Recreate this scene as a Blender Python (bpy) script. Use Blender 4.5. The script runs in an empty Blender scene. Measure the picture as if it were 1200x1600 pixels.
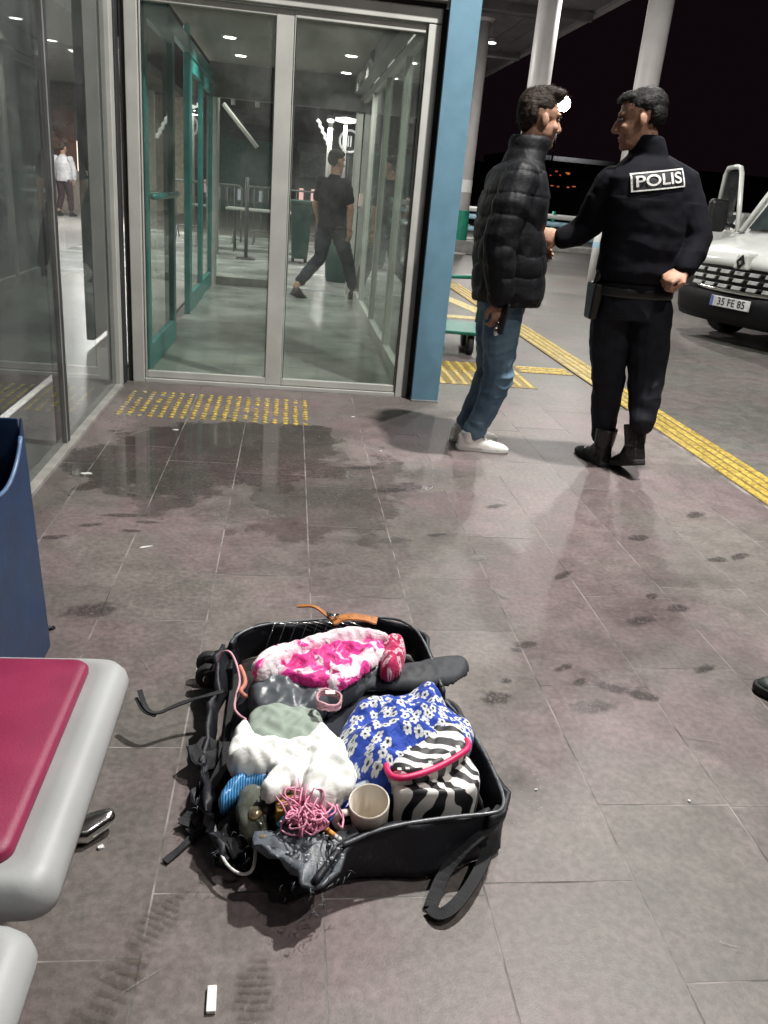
import bpy, bmesh, math, random
import numpy as np
from mathutils import Vector, Matrix, noise
from mathutils.bvhtree import BVHTree
PI = math.pi
R = math.radians
random.seed(7)
S = bpy.context.scene
C = S.collection

# ------------------------------------------------------------------ camera
def cam_axes(pitch, roll, yaw):
    F = Vector((0, math.cos(pitch), -math.sin(pitch))); r0 = Vector((1, 0, 0)); u = r0.cross(F)
    M = Matrix.Rotation(yaw, 3, 'Z'); F = M @ F; r0 = M @ r0; u = M @ u
    return (r0*math.cos(roll)+u*math.sin(roll), u*math.cos(roll)-r0*math.sin(roll), F)
ax, ay, af = cam_axes(R(21.586), R(5.294), R(-7.868))
cd = bpy.data.cameras.new('camera'); cam = bpy.data.objects.new('camera', cd); C.objects.link(cam)
cam.matrix_world = Matrix(((ax.x, ay.x, -af.x, 0), (ax.y, ay.y, -af.y, 0), (ax.z, ay.z, -af.z, 1.27), (0, 0, 0, 1)))
cd.sensor_fit = 'VERTICAL'; cd.sensor_height = 36; cd.lens = 1272.1/1600*36
cd.clip_start = 0.02; cd.clip_end = 2000
S.camera = cam
# ------------------------------------------------------------------ night sky, exposure
W = bpy.data.worlds.new('World'); S.world = W; W.use_nodes = True
bg = W.node_tree.nodes['Background']; bg.inputs[0].default_value = (0.0062, 0.0030, 0.0045, 1); bg.inputs[1].default_value = 0.6
S.view_settings.view_transform = 'Standard'; S.view_settings.look = 'None'
S.view_settings.exposure = 0.25; S.view_settings.gamma = 1
S.cycles.use_denoising = True
try: S.cycles.denoiser = 'OPENIMAGEDENOISE'
except Exception: pass
S.cycles.max_bounces = 5; S.cycles.diffuse_bounces = 3; S.cycles.glossy_bounces = 3; S.cycles.transmission_bounces = 3; S.cycles.transparent_max_bounces = 16
S.cycles.use_adaptive_sampling = True; S.cycles.adaptive_threshold = 0.02
S.cycles.sample_clamp_indirect = 4.0
S.cycles.caustics_reflective = False; S.cycles.caustics_refractive = False
LAMP_W = 285.0

# ------------------------------------------------------------------ materials
class NT:
    def __init__(s, name):
        s.m = bpy.data.materials.new(name); s.m.use_nodes = True
        s.t = s.m.node_tree; s.n = s.t.nodes; s.l = s.t.links
        s.b = s.n['Principled BSDF']; s.out = s.n['Material Output']
    def add(s, typ, **kw):
        n = s.n.new(typ)
        for k, v in kw.items():
            if k.startswith('i_'):
                key = k[2:]; key = int(key) if key.isdigit() else key
                s.put(n.inputs[key], v)
            else: setattr(n, k, v)
        return n
    def put(s, inp, v):
        if isinstance(v, bpy.types.NodeSocket): s.l.new(v, inp)
        else: inp.default_value = v
    def math(s, op, a, b=0.0, c=None, clamp=False):
        n = s.n.new('ShaderNodeMath'); n.operation = op; n.use_clamp = clamp
        s.put(n.inputs[0], a); s.put(n.inputs[1], b)
        if c is not None: s.put(n.inputs[2], c)
        return n.outputs[0]
    def mix(s, f, a, b, bt='MIX'):
        n = s.n.new('ShaderNodeMix'); n.data_type = 'RGBA'; n.blend_type = bt
        s.put(n.inputs[0], f); s.put(n.inputs[6], a); s.put(n.inputs[7], b)
        return n.outputs[2]
    def noise(s, vec, scale, detail=4, rough=.55, dist=0):
        n = s.n.new('ShaderNodeTexNoise'); s.put(n.inputs['Vector'], vec); n.inputs['Scale'].default_value = scale
        n.inputs['Detail'].default_value = detail; n.inputs['Roughness'].default_value = rough; n.inputs['Distortion'].default_value = dist
        return n.outputs['Fac']
    def ramp(s, f, stops):
        n = s.n.new('ShaderNodeValToRGB'); s.put(n.inputs[0], f); e = n.color_ramp.elements
        while len(e) < len(stops): e.new(.5)
        for k, (p, c) in enumerate(stops):
            e[k].position = p; e[k].color = c if len(c) == 4 else (*c, 1)
        return n.outputs[0]
    def step(s, f, a, b):      # smooth 0..1 between a and b
        n = s.n.new('ShaderNodeMapRange'); n.interpolation_type = 'SMOOTHSTEP'
        s.put(n.inputs[0], f); n.inputs[1].default_value = a; n.inputs[2].default_value = b
        return n.outputs[0]
    def pos(s): return s.n.new('ShaderNodeNewGeometry').outputs['Position']
    def obj(s): return s.n.new('ShaderNodeTexCoord').outputs['Object']
    def bump(s, h, strength=.3, dist=.01):
        n = s.n.new('ShaderNodeBump'); n.inputs['Strength'].default_value = strength; n.inputs['Distance'].default_value = dist
        s.put(n.inputs['Height'], h); s.l.new(n.outputs[0], s.b.inputs['Normal'])
    def crease(s, vec, scale, strength=.5):
        h = None
        for k, a in ((1, 1.0), (2.3, .5)):
            n = s.math('POWER', s.math('ABSOLUTE', s.math('MULTIPLY_ADD', s.noise(vec, scale*k, 2, .5, .9), 2.0, -1.0)), .45); n = s.math('MULTIPLY', n, a); h = n if h is None else s.math('ADD', h, n)
        s.bump(h, strength, .007)
    def set(s, **kw):
        for k, v in kw.items(): s.put(s.b.inputs[k.replace('_', ' ')], v)

def c4(c): return (c[0], c[1], c[2], 1.0)
MATS = {}
def pm(name, col, rough=.55, metal=0.0, var=.18, vs=9, bump=.12, bs=90, rvar=.12, spec=.5, rand=0.0, sheen=0.0, sub=0.0, bdist=.004):
    if name in MATS: return MATS[name]
    t = NT(name); o = t.pos(); n1 = t.noise(o, vs, 3); n2 = t.noise(o, bs, 2)
    lo = tuple(max(0, c*(1-var)) for c in col); hi = tuple(min(1, c*(1+var)) for c in col)
    cc = t.mix(t.step(n1, .3, .7), c4(lo), c4(hi))
    if rand:
        oi = t.add('ShaderNodeObjectInfo'); k = t.math('MULTIPLY_ADD', oi.outputs['Random'], 2*rand, 1-rand)
        h = t.add('ShaderNodeHueSaturation'); t.put(h.inputs['Value'], k); t.put(h.inputs['Color'], cc); cc = h.outputs[0]
    t.set(Base_Color=cc, Metallic=metal)
    t.put(t.b.inputs['Roughness'], t.math('MULTIPLY_ADD', n1, 2*rvar, rough-rvar, True))
    t.b.inputs['Specular IOR Level'].default_value = spec
    if sheen: t.b.inputs['Sheen Weight'].default_value = sheen
    if sub:
        t.b.inputs['Subsurface Weight'].default_value = sub; t.b.inputs['Subsurface Radius'].default_value = (.012, .005, .003)
    if bump: t.bump(n2, bump, bdist)
    MATS[name] = t.m; return t.m
def emit(name, col, s):
    if name in MATS: return MATS[name]
    t = NT(name); t.set(Base_Color=(.8, .8, .8, 1)); t.b.inputs['Emission Color'].default_value = c4(col); t.b.inputs['Emission Strength'].default_value = s; t.m.cycles.emission_sampling = 'NONE'
    MATS[name] = t.m; return t.m
def glass(name, tint=(.82, .88, .86), ior=1.5, rough=.015, dirt=.05):
    t = NT(name); t.n.remove(t.b)
    tr = t.add('ShaderNodeBsdfTransparent'); tr.inputs[0].default_value = c4(tint)
    gl = t.add('ShaderNodeBsdfGlossy'); gl.inputs['Roughness'].default_value = rough; gl.inputs[0].default_value = (.95, .97, .97, 1)
    df = t.add('ShaderNodeBsdfDiffuse'); df.inputs[0].default_value = (.5, .52, .5, 1)
    fr = t.add('ShaderNodeFresnel'); fr.inputs[0].default_value = ior
    n = t.noise(t.pos(), 3, 4, .65)
    m1 = t.add('ShaderNodeMixShader'); t.put(m1.inputs[0], t.math('MULTIPLY_ADD', t.step(n, .4, .75), dirt*.7, dirt*.3)); t.l.new(tr.outputs[0], m1.inputs[1]); t.l.new(df.outputs[0], m1.inputs[2])
    m2 = t.add('ShaderNodeMixShader'); bf = t.add('ShaderNodeNewGeometry').outputs['Backfacing']; t.put(m2.inputs[0], t.math('MULTIPLY', fr.outputs[0], t.math('SUBTRACT', 1.0, bf))); t.l.new(m1.outputs[0], m2.inputs[1]); t.l.new(gl.outputs[0], m2.inputs[2])
    t.l.new(m2.outputs[0], t.out.inputs[0]); MATS[name] = t.m; return t.m

def floor_material(name, base, joints=False, wet=True, gloss=.5):
    t = NT(name); p = t.pos()
    n1 = t.noise(p, 1.3, 3, .6); n2 = t.noise(p, 9, 4, .65); n3 = t.noise(p, 55, 3, .6); n4 = t.noise(p, 260, 2)
    c = t.mix(t.step(n1, .38, .62), c4((base[0]*.92, base[1]*.99, base[2]*.93)), c4((base[0]*1.06, base[1]*.96, base[2]*1.0)))
    c = t.mix(t.step(n2, .3, .7), c, (1.3, 1.3, 1.3, 1), 'MULTIPLY') if False else c
    k = t.math('MULTIPLY_ADD', t.step(n2, .28, .72), .32, .84); k = t.math('MULTIPLY', k, t.math('MULTIPLY_ADD', t.step(t.noise(p, .7, 4, .6, .5), .35, .68), .3, .86))
    k = t.math('MULTIPLY', k, t.math('MULTIPLY_ADD', t.step(n3, .3, .7), .36, .82))
    k = t.math('MULTIPLY', k, t.math('MULTIPLY_ADD', n4, .3, .85))
    oi = t.add('ShaderNodeObjectInfo'); k = t.math('MULTIPLY', k, t.math('MULTIPLY_ADD', oi.outputs['Random'], .22, .89))
    # pale scuffs
    mp = t.add('ShaderNodeMapping'); t.put(mp.inputs[0], p); mp.inputs['Scale'].default_value = (5, 1.3, 1); mp.inputs['Rotation'].default_value = (0, 0, .6)
    sc = t.step(t.noise(mp.outputs[0], 6, 5, .7, 1.5), .66, .78)
    k = t.math('ADD', k, t.math('MULTIPLY', sc, .22))
    # dark grime spots
    gr = t.step(t.noise(p, 5.2, 4, .7, .8), .58, .72); k = t.math('MULTIPLY', k, t.math('MULTIPLY_ADD', gr, -.22, 1))
    if joints:
        br = t.add('ShaderNodeTexBrick'); mp2 = t.add('ShaderNodeMapping'); t.put(mp2.inputs[0], p); mp2.inputs['Rotation'].default_value = (0, 0, PI/2)
        t.put(br.inputs[0], mp2.outputs[0]); br.inputs['Scale'].default_value = 1; br.inputs['Mortar Size'].default_value = .004; br.inputs['Brick Width'].default_value = .6; br.inputs['Row Height'].default_value = .32
        br.inputs['Color1'].default_value = (0, 0, 0, 1); br.inputs['Color2'].default_value = (0, 0, 0, 1); br.inputs['Mortar'].default_value = (1, 1, 1, 1)
        k = t.math('ADD', k, t.math('MULTIPLY', br.outputs['Color'], .12))
    sep = t.add('ShaderNodeSeparateXYZ'); t.put(sep.inputs[0], p)
    rough = t.math('MULTIPLY_ADD', n2, .25, gloss-.08)
    if wet:
        nn = t.noise(p, 3.2, 4, .6, .3)
        def blob(cx, cy, rx, ry, amp=.9):
            dx = t.math('DIVIDE', t.math('SUBTRACT', sep.outputs[0], cx), rx); dy = t.math('DIVIDE', t.math('SUBTRACT', sep.outputs[1], cy), ry)
            d = t.math('SQRT', t.math('ADD', t.math('MULTIPLY', dx, dx), t.math('MULTIPLY', dy, dy)))
            return t.step(t.math('ADD', d, t.math('MULTIPLY_ADD', nn, -amp*2, amp)), 1.05, .82)
        w = t.math('MAXIMUM', blob(-.55, 3.75, .42, .62), t.math('MAXIMUM', blob(-.15, 3.95, .50, .62), t.math('MULTIPLY', blob(.2, 3.5, .4, .7, 1.4), .6)))
        k = t.math('MULTIPLY', k, t.math('MULTIPLY_ADD', w, -.48, 1))
        rough = t.math('MULTIPLY_ADD', w, -.46, rough); rough = t.math('MAXIMUM', rough, .045)
    mul = t.add('ShaderNodeVectorMath', operation='SCALE'); t.put(mul.inputs[0], c); t.put(mul.inputs[3], k)
    t.set(Base_Color=mul.outputs[0], Roughness=rough); t.b.inputs['Specular IOR Level'].default_value = .45
    hgt = t.math('ADD', t.math('MULTIPLY', n3, .6), t.math('MULTIPLY', n4, .5))
    if wet: hgt = t.math('MULTIPLY', hgt, t.math('MULTIPLY_ADD', w, -.93, 1))
    t.bump(hgt, .22, .003)
    MATS[name] = t.m; return t.m

def flower_cloth(name, ground, petal, centre, scale, gate=.25):
    t = NT(name); o = t.obj(); n = t.noise(o, 30, 2); wob = t.add('ShaderNodeVectorMath', operation='MULTIPLY_ADD')
    t.put(wob.inputs[0], t.add('ShaderNodeTexNoise', i_Vector=o, i_Scale=22.0).outputs['Color']); wob.inputs[1].default_value = (.01, .01, .01); t.put(wob.inputs[2], o)
    v = t.add('ShaderNodeTexVoronoi', voronoi_dimensions='2D', feature='F1'); t.put(v.inputs['Vector'], wob.outputs[0]); v.inputs['Scale'].default_value = scale; v.inputs['Randomness'].default_value = .8
    sc = t.add('ShaderNodeVectorMath', operation='SCALE'); t.put(sc.inputs[0], wob.outputs[0]); sc.inputs[3].default_value = scale
    ps = t.add('ShaderNodeVectorMath', operation='SCALE'); t.put(ps.inputs[0], v.outputs['Position']); ps.inputs[3].default_value = scale
    sb = t.add('ShaderNodeVectorMath', operation='SUBTRACT'); t.put(sb.inputs[0], wob.outputs[0]); t.put(sb.inputs[1], v.outputs['Position'])
    se = t.add('ShaderNodeSeparateXYZ'); t.put(se.inputs[0], sb.outputs[0])
    cs = t.add('ShaderNodeSeparateColor'); t.put(cs.inputs[0], v.outputs['Color'])
    an = t.math('MULTIPLY_ADD', t.math('ARCTAN2', se.outputs[1], se.outputs[0]), 5, t.math('MULTIPLY', cs.outputs[0], 6.28))
    d = v.outputs['Distance']
    r0 = t.math('MULTIPLY_ADD', cs.outputs[1], .14, .34)
    rr = t.math('MULTIPLY', t.math('MULTIPLY_ADD', t.math('POWER', t.math('ABSOLUTE', t.math('COSINE', t.math('MULTIPLY', an, .5))), .6), .48, .62), r0)
    pet = t.math('MULTIPLY', t.step(t.math('SUBTRACT', d, rr), .035, -.02), t.math('GREATER_THAN', cs.outputs[2], gate))
    cen = t.math('MULTIPLY', t.step(d, .16, .10), t.math('GREATER_THAN', cs.outputs[2], gate))
    c = t.mix(t.step(n, .3, .7), c4(tuple(x*.85 for x in ground)), c4(ground)); c = t.mix(pet, c, c4(petal)); c = t.mix(cen, c, c4(centre))
    t.set(Base_Color=c, Roughness=.75); t.b.inputs['Sheen Weight'].default_value = .1
    t.crease(o, 15, .55); MATS[name] = t.m; return t.m
def pink_cloth(name, pale=False):
    t = NT(name); o = t.obj(); a = t.noise(o, 14, 5, .55, .9); b = t.noise(o, 42, 3, .6, .5)
    o_ = .13 if pale else 0.0; c = t.ramp(a, [(.40-o_, (.62, .012, .20)), (.5-o_, (.72, .02, .30)), (.53-o_, (.85, .50, .62)), (.58-o_, (.85, .74, .78))])
    c = t.mix(t.step(b, .62 if pale else .57, .68), c, (.34, .01, .12, 1)); t.set(Base_Color=c, Roughness=.6); t.b.inputs['Sheen Weight'].default_value = .15; t.crease(o, 17, .55)
    MATS[name] = t.m; return t.m
def zebra_cloth(name, rot=0.5):
    t = NT(name); o = t.obj(); mp = t.add('ShaderNodeMapping'); t.put(mp.inputs[0], o); mp.inputs['Rotation'].default_value = (0, 0, rot)
    w = t.add('ShaderNodeTexWave', wave_type='BANDS', bands_direction='Y'); t.put(w.inputs[0], mp.outputs[0]); w.inputs['Scale'].default_value = 8.5
    w.inputs['Distortion'].default_value = 9.0; w.inputs['Detail'].default_value = 1.6; w.inputs['Detail Scale'].default_value = .9
    c = t.mix(t.step(w.outputs[1], .47, .55), (.012, .012, .014, 1), (.80, .78, .74, 1)); t.set(Base_Color=c, Roughness=.5)
    t.bump(t.noise(o, 500, 2), .15, .001); MATS[name] = t.m; return t.m
def stripes(name, a, b, scale, rough=.4):
    t = NT(name); o = t.obj(); w = t.add('ShaderNodeTexWave', wave_type='BANDS', bands_direction='X'); t.put(w.inputs[0], o); w.inputs['Scale'].default_value = scale; w.inputs['Distortion'].default_value = 3
    t.set(Base_Color=t.mix(t.step(w.outputs[1], .55, .8), c4(a), c4(b)), Roughness=rough); MATS[name] = t.m; return t.m

M_tile = floor_material('dark stone tile', (.146, .123, .118), gloss=.44)
M_ground = floor_material('outdoor concrete paving', (.122, .114, .107), joints=True, wet=False, gloss=.42)
M_grout = pm('pale grout', (.185, .17, .16), .8, var=.62, vs=7, bump=.3)
M_alu = pm('matt aluminium frame', (.46, .465, .435), .45, .0, var=.08, vs=5, bump=.04)
M_alu_dark = pm('dark rubber seal', (.022, .023, .022), .6)
M_teal = pm('teal painted metal', (.03, .23, .215), .35, .0, var=.15, bump=.05)
M_blue = pm('blue painted steel', (.125, .245, .325), .45, 0, var=.05, vs=4, bump=.04)
M_glass = glass('door glass', (.86, .885, .865), 1.42, .015, .10)
M_hazy = glass('hazy side glass', (.80, .86, .82), 1.45, .03, .38)
M_glass2 = glass('facade glass', (.72, .74, .74), 1.55, .01, .10)
M_greywall = pm('grey plaster', (.20, .20, .19), .7)
M_ceil = pm('grey ceiling panel', (.24, .23, .20), .7, var=.06, vs=3)
M_vfloor = pm('glossy grey entrance floor', (.30, .315, .29), .2, var=.22, vs=2.2, bump=.05, rvar=.08, bs=20)
M_hfloor = pm('glossy pale hall floor', (.42, .39, .37), .32, var=.15, vs=1.5, bump=.0, rvar=.06)
M_dark = pm('dark panel', (.035, .036, .04), .5)
M_pole = pm('white painted steel pole', (.50, .48, .47), .5, var=.08, vs=3)
M_canopy = pm('grey corrugated canopy sheet', (.16, .15, .155), .6, .2, var=.2, vs=2.5)
M_black = pm('black plastic', (.009, .009, .010), .4, var=.3)
M_rubber = pm('black rubber', (.016, .016, .016), .75)
M_chrome = pm('polished steel', (.62, .62, .60), .16, 1, var=.05, bump=.02)
M_yellow = pm('worn yellow tactile paint', (.43, .31, .055), .42, var=.4, vs=35, rvar=.12, bump=.15, rand=.12)
M_yellow2 = pm('faded yellow floor paint', (.48, .38, .12), .45, var=.3, vs=20)
M_white = pm('white plastic', (.72, .72, .70), .4, var=.05)
def hair_mat(name, col, k=1):
    t = NT(name); mp = t.add('ShaderNodeMapping'); t.put(mp.inputs[0], t.obj()); mp.inputs['Scale'].default_value = (18, 170, 110)
    n = t.noise(mp.outputs[0], 1, 4, .7, .6); n2 = t.noise(t.obj(), 22, 3)
    t.set(Base_Color=t.mix(t.math('MULTIPLY', t.step(n, .3, .75), t.step(n2, .2, .7)), c4(tuple(c*.35 for c in col)), c4(tuple(c*1.9 for c in col))), Roughness=.55)
    t.b.inputs['Specular IOR Level'].default_value = .25; t.bump(n, .9, .006); MATS[name] = t.m; return t.m
M_skin = pm('skin', (.40, .225, .155), .58, var=.2, vs=45, bump=.15, sub=.06, spec=.35)
M_lamp = emit('lit lamp diffuser', (1, .97, .92), 14)

# ------------------------------------------------------------------ mesh helpers
class MB:
    def __init__(s): s.v = []; s.f = []
    def quadgrid(s, rows, closed=True, cap=True):
        """rows: list of equally long rings"""
        b = len(s.v); n = len(rows[0])
        for r in rows: s.v += [tuple(p) for p in r]
        for i in range(len(rows)-1):
            for j in range(n if closed else n-1):
                a = b+i*n+j; d = b+i*n+(j+1) % n; s.f.append((a, d, d+n, a+n))
        if cap and closed:
            s.f.append(tuple(b+j for j in reversed(range(n)))); o = b+(len(rows)-1)*n; s.f.append(tuple(o+j for j in range(n)))
        return s
    def box(s, x0, x1, y0, y1, z0, z1):
        b = len(s.v); s.v += [(x0, y0, z0), (x1, y0, z0), (x1, y1, z0), (x0, y1, z0), (x0, y0, z1), (x1, y0, z1), (x1, y1, z1), (x0, y1, z1)]
        s.f += [tuple(b+k for k in q) for q in ((3, 2, 1, 0), (4, 5, 6, 7), (0, 1, 5, 4), (1, 2, 6, 5), (2, 3, 7, 6), (3, 0, 4, 7))]
        return s
    def hexa(s, bottom, top):
        b = len(s.v); s.v += [tuple(p) for p in bottom]+[tuple(p) for p in top]
        s.f += [tuple(b+k for k in q) for q in ((3, 2, 1, 0), (4, 5, 6, 7), (0, 1, 5, 4), (1, 2, 6, 5), (2, 3, 7, 6), (3, 0, 4, 7))]
        return s
    def tube(s, pts, radii, n=12, round_ends=False, flat=None):
        pts = [Vector(p) for p in pts]
        if not isinstance(radii, (list, tuple)): radii = [radii]*len(pts)
        rows = []; N = len(pts); up = None
        tans = [(pts[min(i+1, N-1)]-pts[max(i-1, 0)]).normalized() for i in range(N)]
        ref = Vector((0, 0, 1)) if abs(tans[0].z) < .9 else Vector((1, 0, 0))
        a = tans[0].cross(ref).normalized()
        for i in range(N):
            t = tans[i]; a = (a-t*a.dot(t)).normalized(); b = t.cross(a)
            r = radii[i]; ra, rb = r if isinstance(r, tuple) else (r, r)
            def ring(c, k): return [c+(a*math.cos(2*PI*j/n)*ra+b*math.sin(2*PI*j/n)*rb)*k for j in range(n)]
            if round_ends and i == 0:
                m = max(ra, rb)
                for q in (.95, .8, .5): rows.append(ring(pts[i]-t*m*q*.9, math.sqrt(1-q*q)))
            rows.append(ring(pts[i], 1))
            if round_ends and i == N-1:
                m = max(ra, rb)
                for q in (.5, .8, .95): rows.append(ring(pts[i]+t*m*q*.9, math.sqrt(1-q*q)))
        return s.quadgrid(rows)
    def rings(s, rr, n=28):
        """stack of horizontal ellipses (cx,cy,z,rx,ry,rot[,power])"""
        rows = []
        for q in rr:
            cx, cy, z, rx, ry = q[:5]; ro = q[5] if len(q) > 5 else 0; pw = q[6] if len(q) > 6 else 1
            row = []
            for j in range(n):
                a = 2*PI*j/n; c, d = math.cos(a), math.sin(a)
                x = math.copysign(abs(c)**pw, c)*rx; y = math.copysign(abs(d)**pw, d)*ry
                row.append((cx+x*math.cos(ro)-y*math.sin(ro), cy+x*math.sin(ro)+y*math.cos(ro), z))
            rows.append(row)
        return s.quadgrid(rows)
    def ell(s, c, r, M=None, n=16, m=10):
        rows = []
        for i in range(1, m):
            th = PI*i/m; row = []
            for j in range(n):
                p = Vector((r[0]*math.sin(th)*math.cos(2*PI*j/n), r[1]*math.sin(th)*math.sin(2*PI*j/n), -r[2]*math.cos(th)))
                row.append(Vector(c)+(M @ p if M else p))
            rows.append(row)
        return s.quadgrid(rows)
    def xf(s, M, start=0):
        s.v[start:] = [tuple(M @ Vector(p)) for p in s.v[start:]]; return s
    def mesh(s, name, smooth=False):
        me = bpy.data.meshes.new(name); me.from_pydata(s.v, [], s.f); me.validate(); me.update()
        bm = bmesh.new(); bm.from_mesh(me); bmesh.ops.recalc_face_normals(bm, faces=bm.faces); bm.to_mesh(me); bm.free()
        if smooth: me.polygons.foreach_set('use_smooth', [True]*len(me.polygons))
        return me
    def build(s, name, mat, parent=None, smooth=False, bevel=0, seg=2, local=False, subd=0):
        me = s.mesh(name, smooth); return link(name, me, mat, parent, bevel, seg, local, subd)
def link(name, me, mat, parent=None, bevel=0, seg=2, local=False, subd=0):
    o = bpy.data.objects.new(name, me); C.objects.link(o)
    if mat is not None and len(me.materials) == 0: me.materials.append(mat)
    if parent is not None:
        o.parent = parent
        if not local:
            w = Vector(parent.get('org', (0, 0, 0))); me.transform(Matrix.Translation(-w)); o['org'] = tuple(w)
    if bevel:
        m = o.modifiers.new('bevel', 'BEVEL'); m.width = bevel; m.segments = seg; m.limit_method = 'ANGLE'; m.angle_limit = R(35)
    if subd:
        m = o.modifiers.new('sub', 'SUBSURF'); m.levels = subd; m.render_levels = subd
    return o
def tag(o, label, cat, group=None):
    o['label'] = label; o['category'] = cat
    if group: o['group'] = group
    return o
def thing(name, loc, label, cat, group=None, rz=0, world=True):
    o = bpy.data.objects.new(name, None); C.objects.link(o); o.location = loc; o.rotation_euler = (0, 0, rz); o.empty_display_size = .1
    if world: o['org'] = tuple(loc)
    return tag(o, label, cat, group)
def bx(name, mat, parent, x0, x1, y0, y1, z0, z1, bevel=0, local=False):
    return MB().box(x0, x1, y0, y1, z0, z1).build(name, mat, parent, bevel=bevel, local=local)
def tb(name, mat, parent, pts, r, n=12, local=False, re=False):
    return MB().tube(pts, r, n, re).build(name, mat, parent, smooth=True, local=local)
def struct(o): o['kind'] = 'structure'; return o
def recenter(o, loc):
    """put the origin of a one-mesh thing at its base"""
    o.data.transform(Matrix.Translation(-Vector(loc))); o.location = loc; return o
def copytree(o, loc, rz=None, label=None):
    r = o.copy(); C.objects.link(r); r.location = loc
    if rz is not None: r.rotation_euler = (0, 0, rz)
    if label: r['label'] = label
    for ch in o.children:
        c = ch.copy(); C.objects.link(c); c.parent = r
        for g in ch.children:
            d = g.copy(); C.objects.link(d); d.parent = c
    return r
def chaikin(p, k=2, closed=True):
    for _ in range(k):
        q = []; n = len(p)
        if not closed: q.append(p[0])
        for i in range(n if closed else n-1):
            a = p[i]; b = p[(i+1) % n]
            q.append(tuple(.75*x+.25*y for x, y in zip(a, b))); q.append(tuple(.25*x+.75*y for x, y in zip(a, b)))
        if not closed: q.append(p[-1])
        p = q
    return p
def remesh(mb, voxel, smooth=4, name='m', fac=.5):
    me = mb.mesh('tmp'); o = bpy.data.objects.new('tmp', me); C.objects.link(o)
    m = o.modifiers.new('r', 'REMESH'); m.mode = 'VOXEL'; m.voxel_size = voxel; m.use_smooth_shade = True
    if smooth:
        m = o.modifiers.new('s', 'SMOOTH'); m.factor = fac; m.iterations = smooth
    dg = bpy.context.evaluated_depsgraph_get(); dg.update()
    r = bpy.data.meshes.new_from_object(o.evaluated_get(dg)); r.name = name
    bpy.data.objects.remove(o); bpy.data.meshes.remove(me)
    r.polygons.foreach_set('use_smooth', [True]*len(r.polygons))
    return r
def displace(me, fn):
    n = len(me.vertices); co = np.empty(n*3); me.vertices.foreach_get('co', co); co = co.reshape(-1, 3)
    no = np.empty(n*3); me.vertex_normals.foreach_get('vector', no); no = no.reshape(-1, 3)
    d = np.array([fn(Vector(c), Vector(q)) for c, q in zip(co, no)])
    me.vertices.foreach_set('co', (co+no*d[:, None]).ravel()); me.update()
def nz(p, s, off=0): return noise.noise(Vector((p[0]*s[0]+off, p[1]*s[1]+off*.7, p[2]*s[2]+off*1.3)))
def text_mesh(body, size, extrude=0.0, bold=0.0):
    cu = bpy.data.curves.new('t', 'FONT'); cu.body = body; cu.size = size; cu.extrude = extrude; cu.offset = bold
    cu.align_x = 'CENTER'; cu.align_y = 'CENTER'
    o = bpy.data.objects.new('t', cu); C.objects.link(o); dg = bpy.context.evaluated_depsgraph_get(); dg.update()
    me = bpy.data.meshes.new_from_object(o.evaluated_get(dg)); bpy.data.objects.remove(o); bpy.data.curves.remove(cu)
    return me
def area_light(parent, loc, size, watts, col=(1, .97, .93), rot=None, spread=PI, shape='DISK', size_y=None):
    l = bpy.data.lights.new('lamp_light', 'AREA'); l.shape = shape; l.size = size; l.energy = watts; l.color = col; l.spread = spread
    if size_y: l.shape = 'RECTANGLE'; l.size_y = size_y
    o = bpy.data.objects.new('lamp_light', l); C.objects.link(o)
    o.parent = parent; o.location = loc
    if rot: o.rotation_euler = rot
    return o
#SECTION structure
# ------------------------------------------------------------------ ground and paving
g = struct(MB().box(-90, 140, -40, 190, -.4, -.010).build('ground', M_ground))
pav = struct(MB().box(-1.0, 2.353, -1.2, 5.24, -.03, -.0004).build('pavement', M_grout))
tile_mesh = {}
def tile(x0, x1, y0, y1):
    L = round(y1-y0, 2); Wd = round(x1-x0, 3); key = (L, Wd)
    if key not in tile_mesh:
        gp = .0021
        me = MB().box(-Wd/2+gp, Wd/2-gp, -L/2+gp, L/2-gp, -.02, 0).mesh('tile'); me.materials.append(M_tile); tile_mesh[key] = me
    o = bpy.data.objects.new('tile', tile_mesh[key]); C.objects.link(o); o.parent = pav
    o.location = ((x0+x1)/2, (y0+y1)/2, random.uniform(-.0001, .0003)); o.rotation_euler = (random.uniform(-.0004, .0004), random.uniform(-.0006, .0006), 0)
xs = [-1.0, -.847, -.527, -.207, .113, .433, .753, 1.073, 1.393, 1.713, 2.033, 2.33]
fixed = {3: [.59, 1.19, 1.85, 2.545], 4: [.52, 1.17, 1.80, 2.40, 3.0], 5: [.6, 1.2, 2.2, 2.556], 6: [.968, 1.42, 1.9], 7: [.8, 1.41, 2.0], 2: [.4, 1.05, 1.62, 2.22]}
for k in range(len(xs)-1):
    ys = [-.6] + fixed.get(k, [])
    while ys[-1] < 5.2:
        ys.append(round(ys[-1]+random.choice((.46, .6, .75, .9, 1.05)), 2))
    ys[-1] = 5.23
    if ys[-1]-ys[-2] < .12: ys.pop(-2)
    for a, b in zip(ys, ys[1:]): tile(xs[k], xs[k+1], a, b)
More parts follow.
